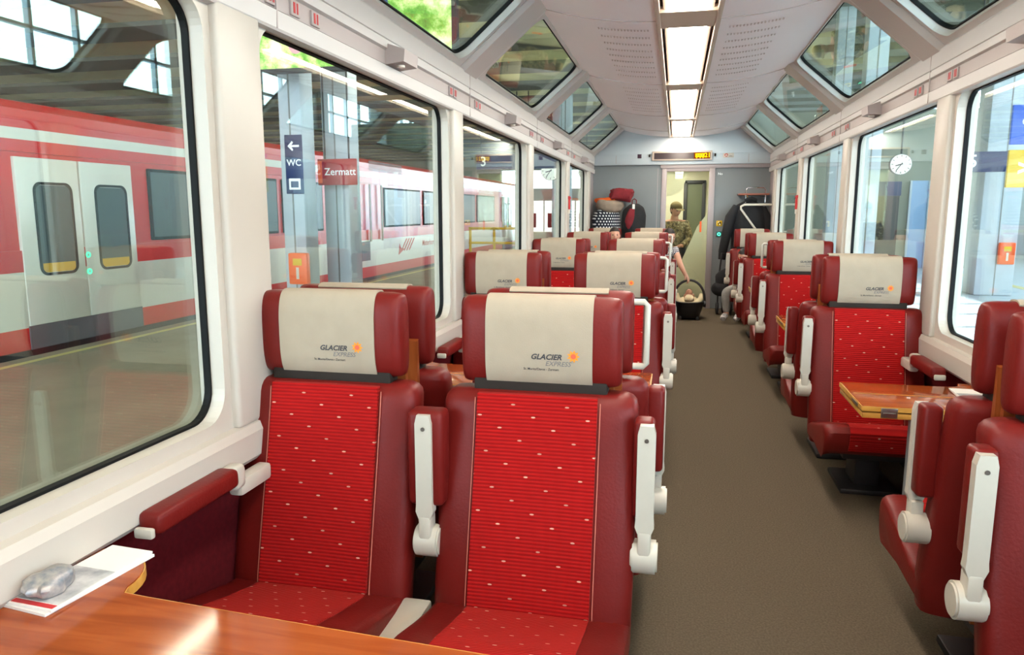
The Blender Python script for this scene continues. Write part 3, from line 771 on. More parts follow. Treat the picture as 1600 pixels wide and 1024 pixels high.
for i, y in enumerate(tabs):
    table('long folded wooden table at the left windows, ' + wh[i], -1.25, -.09, y, None)
    table('small folded wooden table at the right window, ' + wh[i], mx(-1.25), .735, y, None)
    if i < 2:
        brochure('white brochure on the left window ledge ' + wh[i], -1.16, y - .02, R(4 * i), .8)
        brochure('white brochure on the right window ledge ' + wh[i], 1.20, y + .04, R(-5 - 3 * i), .8)
# foreground table, unfolded
t = thing('folding_table', 'large glossy wooden table in the bottom left foreground, leaf opened out', 'table', (0, 0, 0))
def ctable():
    pts = [(-1.30, .30), (-.12, .30), (-.09, .34), (-.09, 1.06), (-.115, 1.10), (-.17, 1.112), (-.6, 1.135), (-1.0, 1.160), (-1.05, 1.165)]
    for k in range(10):
        a = R(90 * k / 9); pts.append((-1.185 + .125 * math.cos(a) if 0 else -1.06 - .125 * (1 - math.cos(a)), 1.185 + .135 * math.sin(a)))
    pts.append((-1.30, 1.325)); return pts
tp = part('tabletop', MB().prism(ctable(), 'z', TZ - .024, TZ), m_wood, t)
pp = ctable(); e_ = MB(); edge = pp[2:-1]
e_.loft([[(x, y + .001, TZ - .0245), (x, y + .006, TZ - .0245), (x, y + .006, TZ - .003), (x, y + .001, TZ - .003)] for x, y in edge], smooth=False)
ed = part('tabletop_edge', e_, m_edge, t, label='blond wooden edge with a concave curve')
lg = MB(); lg.box(-.76, -.70, .6, .7, .02, TZ - .03, bev=.01); lg.box(-.79, -.67, .5, .8, 0, .03, bev=.01); part('table_leg', lg, M('leg_grey', (150, 156, 162), .4), t)
br = thing('brochure', 'pile of glossy brochures with a grey photo cover on the foreground table by the window', 'brochure', (-1.165, 1.20, TZ), R(-4))
part('pages', MB().box(-.056, .056, -.14, .12, .0005, .006), m_paper, br, rot=(0, 0, R(-3)))
cvp = part('cover_page', MB().box(-.054, .055, -.135, .12, .0065, .0105), m_paper, br)
part('printed_picture', MB().box(-.05, .052, -.115, .02, .0106, .011), m_print, cvp)
part('printed_red_bar', MB().box(-.05, .052, -.13, -.118, .0106, .011), m_printr, cvp)
# crumpled foil wrapper on it
def crum(q):
    n_ = noise.noise(q * 40); return q * (1 + .45 * n_)
o = part('crumpled_wrapper', MB().ell((0, 0, .022), .035, .045, .022, 18, 12, fn=crum), M('grey_foil', (110, 118, 128), .35, noise_amt=.6, noise_scale=60, rgb2=(190, 178, 170), metal=.3), None, (-1.175, 1.12, TZ + .0105))
tag(o, 'small crumpled grey wrapper on the brochures at the left picture edge', 'wrapper')

# ------------------------------------------------------------------ luggage, coats, rack, stroller
def lump(c_, rx, ry, rz, amp=.12, fr=7, p=2.6, seed=0):
    def fn(q):
        n_ = noise.noise(q * fr + Vector((seed * 3.1, seed, 0))); m_ = noise.noise(q * fr * 3 + Vector((0, seed, 5)))
        return q * (1 + amp * n_ + amp * .4 * m_)
    return MB().ell(c_, rx, ry, rz, 30, 20, p=p, fn=fn)
q = MB(); q.box(-1.24, -.50, 11.0, 11.38, 0, .98, bev=.02)
o = part('luggage_shelf', q, m_greyp); tag(o, 'low grey luggage shelf behind the last left seats, under the bags', 'shelf')
o = part('polka_dot_bag', lump((0, 0, .27), .21, .14, .27, .12, 5, 2.4, 1), m_polka, None, (-1.02, 11.14, .985)); tag(o, 'big navy bag with white polka dots on the left luggage pile', 'bag')
o = part('folded_blanket', lump((0, 0, 0), .20, .13, .09, .25, 6, 3.2, 2), m_tan, None, (-.985, 11.11, 1.525), (0, R(10), 0)); tag(o, 'folded tan blanket lying over the polka dot bag', 'blanket')
o = part('orange_cloth', lump((0, 0, 0), .17, .12, .045, .35, 7, 2.6, 3), m_orange, None, (-1.035, 11.17, 1.61), (0, R(-3), 0)); tag(o, 'orange garment between tan blanket and red jacket', 'garment')
o = part('red_jacket', lump((0, 0, 0), .165, .12, .085, .32, 11, 4.5, 14), m_maroon, None, (-.81, 11.15, 1.69), (0, R(3), 0)); tag(o, 'crumpled dark red jacket on top of the left luggage pile', 'jacket')
t = thing('dark_backpack', 'dark backpack with a maroon scarf beside the polka dot bag', 'bag', (-.62, 11.14, .98))
part('bag_body', lump((0, 0, .29), .175, .14, .29, .12, 5, 2.5, 6), m_black, t)
part('scarf', lump((0, 0, 0), .06, .04, .15, .3, 9, 2.2, 7), m_maroon, t, (-.05, -.13, .36), (0, R(12), 0), label='maroon scarf')
part('carry_loop', MB().tube([(-.03, 0, .56), (-.03, -.01, .63), (0, -.01, .65), (.03, -.01, .63), (.03, 0, .56)], .007, 8), m_maroon, t)
part('white_tag', MB().box(-.018, .018, -.155, -.15, .50, .57, bev=.003), m_paper, t)

t = thing('coat_rack', 'chrome tubular rack with a red brown shelf on the right of the end wall', 'rack', (1.05, 11.2, 1.35))
part('shelf', MB().box(-.20, .22, -.10, .19, .325, .35, bev=.006), M('red_brown_shelf', (150, 84, 62), .4), t)
part('upper_rail', MB().tube([(-.10, -.09, .22), (-.10, -.09, .40), (-.08, -.09, .43), (.14, -.09, .43), (.165, -.09, .40), (.165, -.09, .22)], .009, 8), m_chrome, t)
part('lower_rail', MB().tube([(.26, -.15, .19), (-.12, -.15, .19), (-.165, -.15, .165), (-.165, -.15, .13), (.05, -.15, -.16), (.09, -.15, -.19), (.26, -.15, -.19)], .016, 10), m_cream, t, label='cream painted tube')
t = thing('hanging_coat', 'large black winter jacket hanging on the right of the end wall', 'coat', (1.0, 11.17, .70))
def coat():
    m = MB(); rs = []
    for z, w_, d_, cx_ in [(.92, .05, .04, .02), (.88, .10, .06, .01), (.84, .17, .08, .01), (.76, .24, .10, .01), (.62, .265, .11, .02), (.40, .26, .11, .03), (.20, .26, .11, .04), (.06, .25, .10, .04), (.04, .24, .09, .04)]:
        ring = []
        for j in range(30):
            a = 2 * math.pi * j / 30; f = 1 + .06 * math.sin(a * 7 + z * 5) * (1 if z < .8 else .3)
            ring.append((cx_ + w_ * f * math.cos(a), d_ * f * math.sin(a), z))
        rs.append(ring)
    return m.loft(rs)
part('coat_body', coat(), m_black, t)
part('sleeve', MB().tube([(-.17, -.03, .82), (-.25, -.06, .66), (-.295, -.08, .42), (-.335, -.09, .18), (-.345, -.09, .06)], .07, 14, rr=[.05, .075, .07, .062, .05]), m_black, t)
part('sleeve', MB().tube([(.19, 0, .80), (.27, -.02, .62), (.29, -.03, .40), (.29, -.03, .2)], .06, 14, rr=[.05, .065, .06, .05]), m_black, t)
part('collar', MB().tube([(-.06, -.05, .90), (.02, -.075, .93), (.10, -.05, .90)], .03, 10), m_black, t)
part('hanger_hook', MB().tube([(-.02, 0, .90), (-.02, 0, .955), (-.04, 0, .98), (-.07, 0, .97)], .006, 8), m_edge, t)

t = thing('folded_stroller', 'black folded stroller standing at the end wall right of the door', 'stroller', (.66, 10.85, 0))
def wheel(c_, r_):
    m = MB(); m.tube([(c_[0], c_[1] + r_ * math.cos(a), c_[2] + r_ * math.sin(a)) for a in [2 * math.pi * j / 18 for j in range(18)]], .018, 8, closed=True)
    m.cyl((c_[0] - .015, c_[1], c_[2]), (c_[0] + .015, c_[1], c_[2]), r_ * .45, 14); return m
for p_ in ((-.06, -.1, .09), (.12, -.1, .09), (.03, .12, .09)):
    part('wheel', wheel(p_, .07), m_dark, t)
part('frame', MB().tube([(-.06, -.1, .09), (-.05, .0, .5), (-.02, .02, .86), (.10, .02, .86), (.13, 0, .5), (.12, -.1, .09)], .012, 8), m_dark, t)
part('fabric_seat', lump((.03, -.02, .45), .12, .10, .19, .15, 6, 2.4, 9), m_black, t)
part('canopy', lump((-.02, -.05, .36), .13, .10, .10, .1, 6, 2.2, 10), m_black, t)

# infant carrier
t = thing('infant_carrier', 'black infant car seat with cream padding standing in the aisle before the glass door', 'carrier', (.20, 10.30, 0))
def shell():
    m = MB(); rs = []
    for z, w_, d_ in [(.02, .13, .22), (.05, .15, .25), (.12, .175, .29), (.20, .195, .31), (.245, .20, .32), (.25, .185, .30), (.20, .165, .27), (.14, .13, .2)]:
        rs.append([(w_ * math.copysign(abs(math.cos(a)) ** .8, math.cos(a)), d_ * math.copysign(abs(math.sin(a)) ** .8, math.sin(a)), z) for a in [2 * math.pi * j / 28 for j in range(28)]])
    return m.loft(rs)
part('shell', shell(), M('black_carrier_plastic', (22, 22, 25), .45), t)
part('carry_handle', MB().tube([(.205, 0, .16)] + [(.205 * math.cos(R(a)), 0, .27 + .25 * math.sin(R(a))) for a in range(0, 181, 12)] + [(-.205, 0, .16)], .017, 10), m_dark, t)
part('handle_joint', MB().cyl((.19, 0, .2), (.225, 0, .2), .045, 18).cyl((-.225, 0, .2), (-.19, 0, .2), .045, 18), m_dark, t)
part('padding', MB().tube([(.165, .05, .33), (.155, .02, .26), (.10, -.10, .215), (0, -.15, .20), (-.10, -.10, .215), (-.155, .02, .26), (-.165, .05, .33)], .04, 12, rr=[.025, .04, .045, .045, .045, .04, .025]), m_pad, t)
part('liner', lump((0, .06, .22), .14, .20, .06, .05), m_pad, t)
part('foot', MB().box(-.14, -.09, -.2, .2, -.0, .05, bev=.01).box(.09, .14, -.2, .2, -.0, .05, bev=.01), m_dark, t)

# ------------------------------------------------------------------ people
def skinmesh(joints, edges, root):
    me = bpy.data.meshes.new('b'); names = list(joints); me.from_pydata([joints[n_][0] for n_ in names], [(names.index(a), names.index(b)) for a, b in edges], [])
    o = bpy.data.objects.new('tmp', me); col.objects.link(o)
    md = o.modifiers.new('s', 'SKIN'); md.use_smooth_shade = True
    if not me.skin_vertices:
        bpy.context.view_layer.objects.active = o
    sv = me.skin_vertices[0].data
    for i, n_ in enumerate(names):
        r_ = joints[n_][1]; sv[i].radius = (r_, r_) if not isinstance(r_, tuple) else r_
        sv[i].use_root = (n_ == root)
    s2 = o.modifiers.new('d', 'SUBSURF'); s2.levels = 2; s2.render_levels = 2
    dg = bpy.context.evaluated_depsgraph_get(); dg.update()
    m2 = bpy.data.meshes.new_from_object(o.evaluated_get(dg)); bpy.data.objects.remove(o)
    mb = MB(); mb.add([v.co.copy() for v in m2.vertices], [tuple(p.vertices) for p in m2.polygons], True); bpy.data.meshes.remove(m2); return mb
def chain(js, *chs):
    ed = []
    for c_ in chs: ed += list(zip(c_, c_[1:]))
    return skinmesh({k: v for k, v in js.items() if any(k in c_ for c_ in chs)}, ed, chs[0][0])
def add_head(mb, c_, s=1.0, yaw=0, tilt=0):
    """head facing -y at local origin; height 0.22*s"""
    def fn(q):
        z = q.z / .115
        k_ = 1 - .22 * max(0, -z) ** 1.3
        q = Vector((q.x * k_, q.y * (1 - .1 * max(0, -z)), q.z))
        if q.y < 0:
            q.y -= .022 * math.exp(-((q.x / .012) ** 2 + ((q.z + .012) / .022) ** 2))   # nose
            q.y -= .006 * math.exp(-((q.x / .022) ** 2 + ((q.z + .052) / .010) ** 2))   # lips
            q.y += .007 * (math.exp(-(((q.x - .03) / .014) ** 2 + ((q.z - .012) / .012) ** 2)) + math.exp(-(((q.x + .03) / .014) ** 2 + ((q.z - .012) / .012) ** 2)))
        return q
    h = MB().ell((0, 0, 0), .076, .095, .115, 40, 28, fn=fn)
    h.ell((.076, .005, -.005), .010, .022, .032, 10, 8); h.ell((-.076, .005, -.005), .010, .022, .032, 10, 8)
    Mx = Matrix.Translation(Vector(c_)) @ Matrix.Rotation(yaw, 4, 'Z') @ Matrix.Rotation(tilt, 4, 'X') @ Matrix.Scale(s, 4)
    if mb is not None: h.xf(Mx); mb.add(h.v, h.f, True)
    return Mx
def face_parts(t, Mx):
    part('eye', MB().ell((.03, -.082, .012), .011, .007, .008, 10, 8).xf(Mx), m_signw_eye, t)
    part('eye', MB().ell((-.03, -.082, .012), .011, .007, .008, 10, 8).xf(Mx), m_signw_eye, t)
    part('mouth', MB().ell((0, -.088, -.052), .020, .005, .006, 10, 6).xf(Mx), m_lip, t)
m_signw_eye = M('eye_dark', (48, 38, 34), .3); m_lip = M('lips', (160, 84, 80), .5)
def hair(Mx, long_=0, fr=1.1):
    m = MB()
    def fn(q):
        if q.y < -.02 and q.z < .045: q = Vector((q.x, -.02 + (q.y + .02) * .2, q.z))
        return q * (1 + .03 * noise.noise(q * 60))
    m.ell((0, .008, .014), .083 * fr / 1.1, .1 * fr / 1.1, .112, 30, 20, fn=fn)
    if long_:
        m.loft([[(.075 * s_ * math.cos(a), .045 + .05 * s_ * math.sin(a), z) for a in [2 * math.pi * j / 16 for j in range(16)]] for z, s_ in ((.03, 1), (-.05, 1.02), (-.12, .95), (-.12 - long_, .6))])
    return m.xf(Mx)
def hand(js, side_, wrist, d, down, s=1.0, curl=.6):
    """adds palm and five fingers to joints; returns chains. d: pointing direction, down: palm normal"""
    d = Vector(d).normalized(); dn = Vector(down).normalized(); across = d.cross(dn).normalized() * side_; w_ = Vector(wrist)
    js['palm' + str(side_)] = (w_ + d * .045 * s, .026 * s); out = []
    for k, (off, ln) in enumerate([(-.027, .062), (-.009, .072), (.009, .068), (.027, .054)]):
        b0 = w_ + d * .080 * s + across * off * s; b1 = b0 + (d + dn * curl * .5).normalized() * ln * .5 * s; b2 = b1 + (d * (1 - curl) + dn * (.4 + curl)).normalized() * ln * .5 * s
        n_ = ['k%d%d%d' % (side_, k, i) for i in range(3)]
        js[n_[0]] = (b0, .0095 * s); js[n_[1]] = (b1, .0085 * s); js[n_[2]] = (b2, .007 * s); out.append(['palm' + str(side_)] + n_)
    t0 = w_ + d * .03 * s - across * .03 * s; t1 = t0 + (d - across * .5 + dn * .5).normalized() * .035 * s; t2 = t1 + (d + dn).normalized() * .025 * s
    js['t0' + str(side_)] = (t0, .011 * s); js['t1' + str(side_)] = (t1, .0095 * s); js['t2' + str(side_)] = (t2, .008 * s)
    out.append(['palm' + str(side_), 't0' + str(side_), 't1' + str(side_), 't2' + str(side_)]); return out

def person(label, loc, js, head_c, hs, yaw, tilt, hands, top, bottom, shoe, hairm, long_=0, extra=None, rz=0, sleeve=False, toplab=None):
    t = thing('person', label, 'person', loc, rz)
    ch = [['pelvis', 'belly', 'chest', 'neck', 'skull'], ['chest', 'shL', 'elL', 'wrL'], ['chest', 'shR', 'elR', 'wrR'], ['pelvis', 'hipL', 'knL', 'anL', 'toL'], ['pelvis', 'hipR', 'knR', 'anR', 'toR']]
    js = dict(js)
    js['skull'] = (Vector(head_c) + Vector((0, .01, -.02)), .05 * hs)
    for sd, d, dn in hands:
        k = 'wrR' if sd > 0 else 'wrL'; hc = hand(js, sd, js[k][0], d, dn, hs); ch.append([k, 'palm' + str(sd)]); ch += hc
    mb = chain(js, *ch); Mx = add_head(mb, head_c, hs, yaw, tilt)
    part('body', mb, m_skin, t)
    face_parts(t, Mx)
    part('hair', hair(Mx, long_), hairm, t)
    gr = lambda ks, f, add=.006: {k: (js[k][0], js[k][1] * f + add) for k in ks}
    ks = ['pelvis', 'belly', 'chest', 'shL', 'shR'] + (['elL', 'elR', 'wrL', 'wrR'] if sleeve else [])
    g_ = gr(ks, 1.12, .01)
    g_['collar'] = (V(js['chest'][0]) * .3 + V(js['neck'][0]) * .7, js['neck'][1] * 1.5 + .012)
    if not sleeve:
        for s_ in 'LR': g_['up' + s_] = ((Vector(js['sh' + s_][0]) * .6 + Vector(js['el' + s_][0]) * .4), js['sh' + s_][1] * 1.0)
        part('top', chain(g_, ['pelvis', 'belly', 'chest', 'collar'], ['chest', 'shL', 'upL'], ['chest', 'shR', 'upR']), top, t)
    else:
        part('top', chain(g_, ['pelvis', 'belly', 'chest', 'collar'], ['chest', 'shL', 'elL', 'wrL'], ['chest', 'shR', 'elR', 'wrR']), top, t)
    part('trousers', chain(gr(['pelvis', 'hipL', 'hipR', 'knL', 'knR', 'anL', 'anR'], 1.06), ['pelvis', 'hipL', 'knL', 'anL'], ['pelvis', 'hipR', 'knR', 'anR']), bottom, t)
    for s_ in 'LR':
        part('shoe', chain(gr(['an' + s_, 'to' + s_], 1.12), ['an' + s_, 'to' + s_]), shoe, t)
    return t, Mx
V = Vector
def seated(s=1.0, lean=0, armR=None, armL=None):
    # local: pelvis above origin floor point, facing -y; seat surface z ~.43
    z0 = .43 + .09 * s
    j = {'pelvis': (V((0, 0, z0)), .125 * s), 'belly': (V((lean * .3, .02, z0 + .17 * s)), .118 * s), 'chest': (V((lean * .8, .03, z0 + .36 * s)), .125 * s), 'neck': (V((lean, .02, z0 + .50 * s)), .05 * s),
         'shR': (V((lean * .9 + .165 * s, .03, z0 + .42 * s)), .052 * s), 'shL': (V((lean * .9 - .165 * s, .03, z0 + .42 * s)), .052 * s),
         'elR': (V((lean + .22 * s, -.02, z0 + .16 * s)), .038 * s), 'elL': (V((lean - .22 * s, -.02, z0 + .16 * s)), .038 * s),
         'wrR': (V((.12 * s, -.22 * s, z0 + .08 * s)), .026 * s), 'wrL': (V((-.12 * s, -.22 * s, z0 + .08 * s)), .026 * s),
         'hipR': (V((.09 * s, -.02, z0 - .01)), .085 * s), 'hipL': (V((-.09 * s, -.02, z0 - .01)), .085 * s),
         'knR': (V((.11 * s, -.44 * s, z0 + .0)), .058 * s), 'knL': (V((-.11 * s, -.44 * s, z0 + .0)), .058 * s),
         'anR': (V((.11 * s, -.42 * s, .09)), .04 * s), 'anL': (V((-.11 * s, -.42 * s, .09)), .04 * s),
         'toR': (V((.12 * s, -.55 * s, .045)), .036 * s), 'toL': (V((-.12 * s, -.55 * s, .045)), .036 * s)}
    return j
m_shoe = M('dark_shoe', (30, 28, 34), .5); m_sneak = M('sneaker', (60, 55, 60), .5, noise_amt=.9, noise_scale=30, rgb2=(230, 225, 225))
# woman reaching for the carrier handle
j = seated(.97, .20)
j['elR'] = (V((.405, -.10, .735)), .042); j['shR'] = (V((.335, .0, .915)), .055); j['wrR'] = (V((.475, -.12, .610)), .028)
person('seated woman in a speckled dark top reaching her bare arm down to the carrier handle', (-.34, 10.34, 0), j, (.25, -.03, 1.10), .98, R(25), R(8), [(1, (.45, -.1, -.75), (-.6, .3, -.5)), (-1, (0, -1, 0), (0, 0, -1))], m_poncho, m_jean, m_shoe, m_hair, .08)
# girl at the window
j = seated(.92, .20)
person('dark haired girl looking out between headrests of the last left row', (-1.0, 10.36, 0), j, (.165, -.02, 1.115), .95, R(10), 0, [(1, (0, -1, 0), (0, 0, -1)), (-1, (0, -1, 0), (0, 0, -1))], m_jean, m_jean, m_shoe, m_hair, .05)
# child on the right
j = seated(.62, -.04)
for k in ('knL', 'knR'): j[k] = (j[k][0] + V((-.24 if k == 'knR' else -.26, -.02, -.08)), .052)
j['anL'] = (V((-.30, -.30, .11)), .036); j['anR'] = (V((-.14, -.34, .11)), .036); j['toL'] = (V((-.36, -.40, .05)), .034); j['toR'] = (V((-.20, -.44, .05)), .034)
person('seated child in grey clothes and dark sneakers on the right, legs in the aisle', (.98, 10.28, 0), j, (-.10, -.05, .865), .80, R(-20), R(25), [(1, (0, -1, 0), (0, 0, -1)), (-1, (0, -1, 0), (0, 0, -1))], m_greycl, m_greycl, m_sneak, m_hair, 0, sleeve=True)
# man behind the glass door
zz = .93
j = {'pelvis': (V((0, 0, .93)), .14), 'belly': (V((0, 0, 1.08)), .14), 'chest': (V((0, -.02, 1.27)), .15), 'neck': (V((0, -.05, 1.42)), .058),
     'shR': (V((.19, -.02, 1.34)), .06), 'shL': (V((-.19, -.02, 1.34)), .06), 'elR': (V((.25, -.08, 1.08)), .046), 'elL': (V((-.25, -.08, 1.08)), .046),
     'wrR': (V((.12, -.26, .98)), .032), 'wrL': (V((-.12, -.26, .98)), .032), 'hipR': (V((.1, 0, .88)), .1), 'hipL': (V((-.1, 0, .88)), .1),
     'knR': (V((.11, -.02, .48)), .066), 'knL': (V((-.11, -.02, .48)), .066), 'anR': (V((.11, .02, .09)), .045), 'anL': (V((-.11, .02, .09)), .045), 'toR': (V((.12, -.12, .045)), .04), 'toL': (V((-.12, -.12, .045)), .04)}
for k in j: j[k] = (V((j[k][0].x, j[k][0].y, j[k][0].z * .93 if j[k][0].z > .2 else j[k][0].z)), j[k][1])
tman, Mx = person('man in a khaki cap and patterned shirt standing behind the glass door', (-.04, 12.05, 0), j, (.02, -.09, 1.47), 1.0, R(35), R(20), [(1, (-.3, -1, .2), (0, 0, -1)), (-1, (.3, -1, .2), (0, 0, -1))], m_camo, m_jean, m_shoe, m_brown, 0, sleeve=True)
part('cap', MB().ell((0, .005, .045), .09, .105, .085, 24, 14, fn=lambda q: V((q.x, q.y, max(q.z, -.01)))).xf(Mx), m_hat, tman)
part('cap_brim', MB().ell((0, -.11, .045), .07, .06, .008, 20, 6).xf(Mx), m_hat, tman)
# baby in the carrier
t = thing('person', 'baby with dark hair lying in the infant carrier', 'person', (.20, 10.36, .20))
jb = {'pelvis': (V((0, -.16, .06)), .05), 'chest': (V((0, -.06, .08)), .055), 'neck': (V((0, .0, .10)), .025), 'skull': (V((0, .04, .115)), .03), 'shL': (V((-.055, -.04, .09)), .022), 'shR': (V((.055, -.04, .09)), .022), 'wrL': (V((-.05, -.12, .13)), .016), 'wrR': (V((.05, -.12, .13)), .016), 'ftL': (V((-.05, -.26, .09)), .02), 'ftR': (V((.05, -.26, .09)), .02)}
mb = chain(jb, ['pelvis', 'chest', 'neck', 'skull'], ['chest', 'shL', 'wrL'], ['chest', 'shR', 'wrR'], ['pelvis', 'ftL'], ['pelvis', 'ftR'])
Mx = add_head(mb, (0, .05, .125), .62, 0, R(-60)); part('body', mb, m_skin, t)
part('hair', hair(Mx), m_hair, t)
part('romper', chain({k: (jb[k][0], jb[k][1] * 1.12 + .003) for k in ('pelvis', 'chest', 'ftL', 'ftR')}, ['pelvis', 'chest'], ['pelvis', 'ftL'], ['pelvis', 'ftR']), m_pad, t)

# red emergency hammers on the pillars
for x, y, lb in ((-1.232, 8.63, 'left'), (1.272, 8.63, 'right')):
    t = thing('emergency_hammer', 'red emergency hammer on the %s window pillar' % lb, 'hammer', (x, y, 1.42))
    part('bracket', MB().box(-.012, .012, -.02, .02, 0, .05, bev=.004), m_cream, t)
    part('handle', MB().cyl((0, 0, .05), (0, 0, .17), .016, 12), m_redm, t)
    part('hammer_head', MB().cyl((0, -.035, .185), (0, .035, .185), .018, 12), m_redm, t)

# ------------------------------------------------------------------ outside: station
PZ = -.35
s = MB(); s.box(-7.85, -1.75, -8, 60, PZ - .5, PZ)
st = struct('floor_platform_left', s, m_plat, label='grey asphalt platform outside the left windows', cat='platform')
part('edge_line', MB().box(-7.62, -7.52, -8, 60, PZ, PZ + .004), m_yline, st)
part('edge_line', MB().box(-2.25, -2.15, -8, 60, PZ, PZ + .004), m_wline, st)
s = MB(); s.box(1.85, 30, -8, 60, PZ - .5, PZ)
st = struct('floor_platform_right', s, m_platr, label='platform paving in a daylit pale colour outside the right windows', cat='platform')
part('edge_line', MB().box(5.25, 5.36, -8, 60, PZ, PZ + .004), m_wline, st)
part('edge_line', MB().box(7.9, 8.15, -8, 60, PZ, PZ + .004), m_yline, st)
s = MB(); s.box(-30, 30, -20, 80, PZ - .75, PZ - .5); struct('floor_trackbed', s, m_beamd, label='dark track bed', cat='ground')
# walls
s = MB(); s.box(-21, -20.6, -8, 60, PZ, 4.9)
struct('wall_station_left', s, m_conc, label='concrete station wall beyond the red train', cat='wall')
s = MB(); s.box(13, 13.4, -8, 60, PZ, 4.3); s.box(13, 13.4, -8, 60, 6.9, 7.4)
wr = struct('wall_station_right', s, m_concl, label='pale station wall with clerestory glazing', cat='wall')
for k in range(46):
    part('mullion', MB().box(13.05, 13.2, -8 + k * 1.5, -7.9 + k * 1.5, 4.3, 6.9), m_concl, wr)
for z in (5.9,): part('transom', MB().box(13.05, 13.2, -8, 60, z, z + .08), m_concl, wr)
s = MB(); s.box(1.9, 9.2, 26, 26.4, PZ, 4.6); s.box(-20.6, -10.9, 46, 46.4, PZ, 4.9)
we = struct('wall_station_end', s, M('beige_station_wall', (150, 152, 136), .8, noise_amt=.08, noise_scale=1), label='grey beige station building wall', cat='wall')
part('dark_doorway', MB().box(6.0, 6.9, 25.9, 26.0, PZ, 2.2), m_dark, we)
part('glazed_front', MB().box(7.2, 8.9, 25.9, 26.0, PZ, 2.4), M('pale_glazing', (150, 180, 215), .2), we)
for x in (7.2, 7.75, 8.3, 8.85): part('glazing_bar', MB().box(x - .03, x + .03, 25.84, 25.9, PZ, 2.4), m_concl, we)
# roofs
s = MB(); s.box(-21, -1.9, -8, 60, 4.70, 4.9)
rl = struct('ceiling_station_left', s, m_coffer, label='station roof above the left platform with panels coloured as lit yellow', cat='roof')
for k in range(28):
    y = -7.5 + k * 2.4
    part('roof_beam', MB().box(-20.9, -1.95, y, y + 1.0, 4.62, 4.71), m_beamd, rl)
s = MB(); s.box(-2.1, 13.4, -8, 60, 7.3, 7.5); s.box(-2.1, -1.9, -8, 60, 4.7, 7.4)
rr_ = struct('ceiling_station_right', s, m_coffer, label='high station roof above the carriage and right platform', cat='roof')
for k in range(28):
    y = -7.8 + k * 2.4
    part('roof_beam', MB().box(-1.9, 12.9, y, y + 1.2, 6.85, 7.31), m_beamd, rr_)
# tube lamps over platforms
for x, z in ((-4.6, 4.2), (8.5, 5.6)):
    for k in range(6):
        y = 1.5 + k * 5.2
        sd_ = 'left' if x < 0 else 'right'
        t = thing('platform_lamp', 'suspended fluorescent lamp over the %s platform, %s along the train' % (sd_, ['first', 'second', 'third', 'fourth', 'fifth', 'sixth'][k]), 'lamp', (x, y, z), 0, 'platform lamps')
        part('tube', MB().cyl((0, -1.3, 0), (0, 1.3, 0), .035, 10), m_tube, t)
        part('reflector', MB().box(-.04, .04, -1.35, 1.35, .035, .09, bev=.01), m_cream, t)
        part('suspension_rod', MB().cyl((0, -1.0, .09), (0, -1.0, (4.72 if x < 0 else 7.31) - z), .012, 6), m_dark, t)
        part('suspension_rod', MB().cyl((0, 1.0, .09), (0, 1.0, (4.72 if x < 0 else 7.31) - z), .012, 6), m_dark, t)
# columns
def column(label, x, y, w_, d_, top, mat):
    t = thing('concrete_column', label, 'column', (x, y, PZ))
    h = top - PZ
    part('shaft', MB().box(-w_ / 2, w_ / 2, -d_ / 2, d_ / 2, 0, h, bev=.03), mat, t)
    part('dark_groove', MB().box(-.012, .012, -d_ / 2 - .004, -d_ / 2 + .01, .0, h), m_conc, t)  # strip of darker concrete down the front face
    return t
column('blue grey concrete column with a blue arrow sign beyond the left windows', -5.50, 10.2, .36, .40, 4.72, m_concl)
column('pale concrete column behind the red destination sign on the left platform', -5.33, 11.3, .44, .44, 4.72, m_concl)
column('pale concrete column on the left platform, far behind the number 3 sign', -3.2, 21, .5, .5, 4.72, m_concl)
column('bright pale column with an orange ticket box on the right platform', 6.7, 18, .75, .7, 7.31, m_concl)
column('far pale column on the right platform near the two clocks', 4.4, 23, .45, .45, 7.31, m_concl)
column('shaded pale column on the right platform beyond the hammer window', 3.3, 14.5, .35, .35, 7.31, m_concl)
# signs
t = thing('direction_sign', 'blue sign with a white arrow on the left concrete column', 'sign', (-5.45, 9.99, 2.12))
part('board', MB().box(-.14, .14, -.012, 0, -.42, .42, bev=.006), m_signb, t)
a = MB(); a.prism([(-.09, .26), (-.02, .33), (0, .31), (-.03, .275), (.09, .275), (.09, .245), (-.03, .245), (0, .21), (-.02, .19)], 'y', -.016, -.012); part('arrow', a, m_signw, t)
part('lettering', text_me('wc', 'WC', .13, m_signw, 0, .002, xf=wall_text((0, -.0125, .02))), m_signw, t)
a = MB(); a.box(-.09, .09, -.016, -.012, -.36, -.20); part('pictogram', a, m_signw, t)
a = MB(); a.box(-.06, .06, -.019, -.016, -.33, -.24); part('pictogram_window', a, m_signb, t)
t = thing('destination_sign', 'red station name sign reading Zermatt beyond the left windows', 'sign', (-5.17, 10.82, 2.05))
part('board', MB().box(-.33, .33, -.03, 0, -.20, .20, bev=.02), m_signr, t)
part('suspension_rod', MB().cyl((.2, -.015, .2), (.2, -.015, 2.66), .015, 6), m_dark, t)
part('suspension_rod', MB().cyl((-.2, -.015, .2), (-.2, -.015, 2.66), .015, 6), m_dark, t)
part('lettering', text_me('zer', 'Zermatt', .155, m_signw, 0, .001, xf=wall_text((.05, -.031, .0))), m_signw, t)
part('orange_stripe', MB().box(-.32, -.25, -.034, -.03, -.17, .17), m_oran, t)
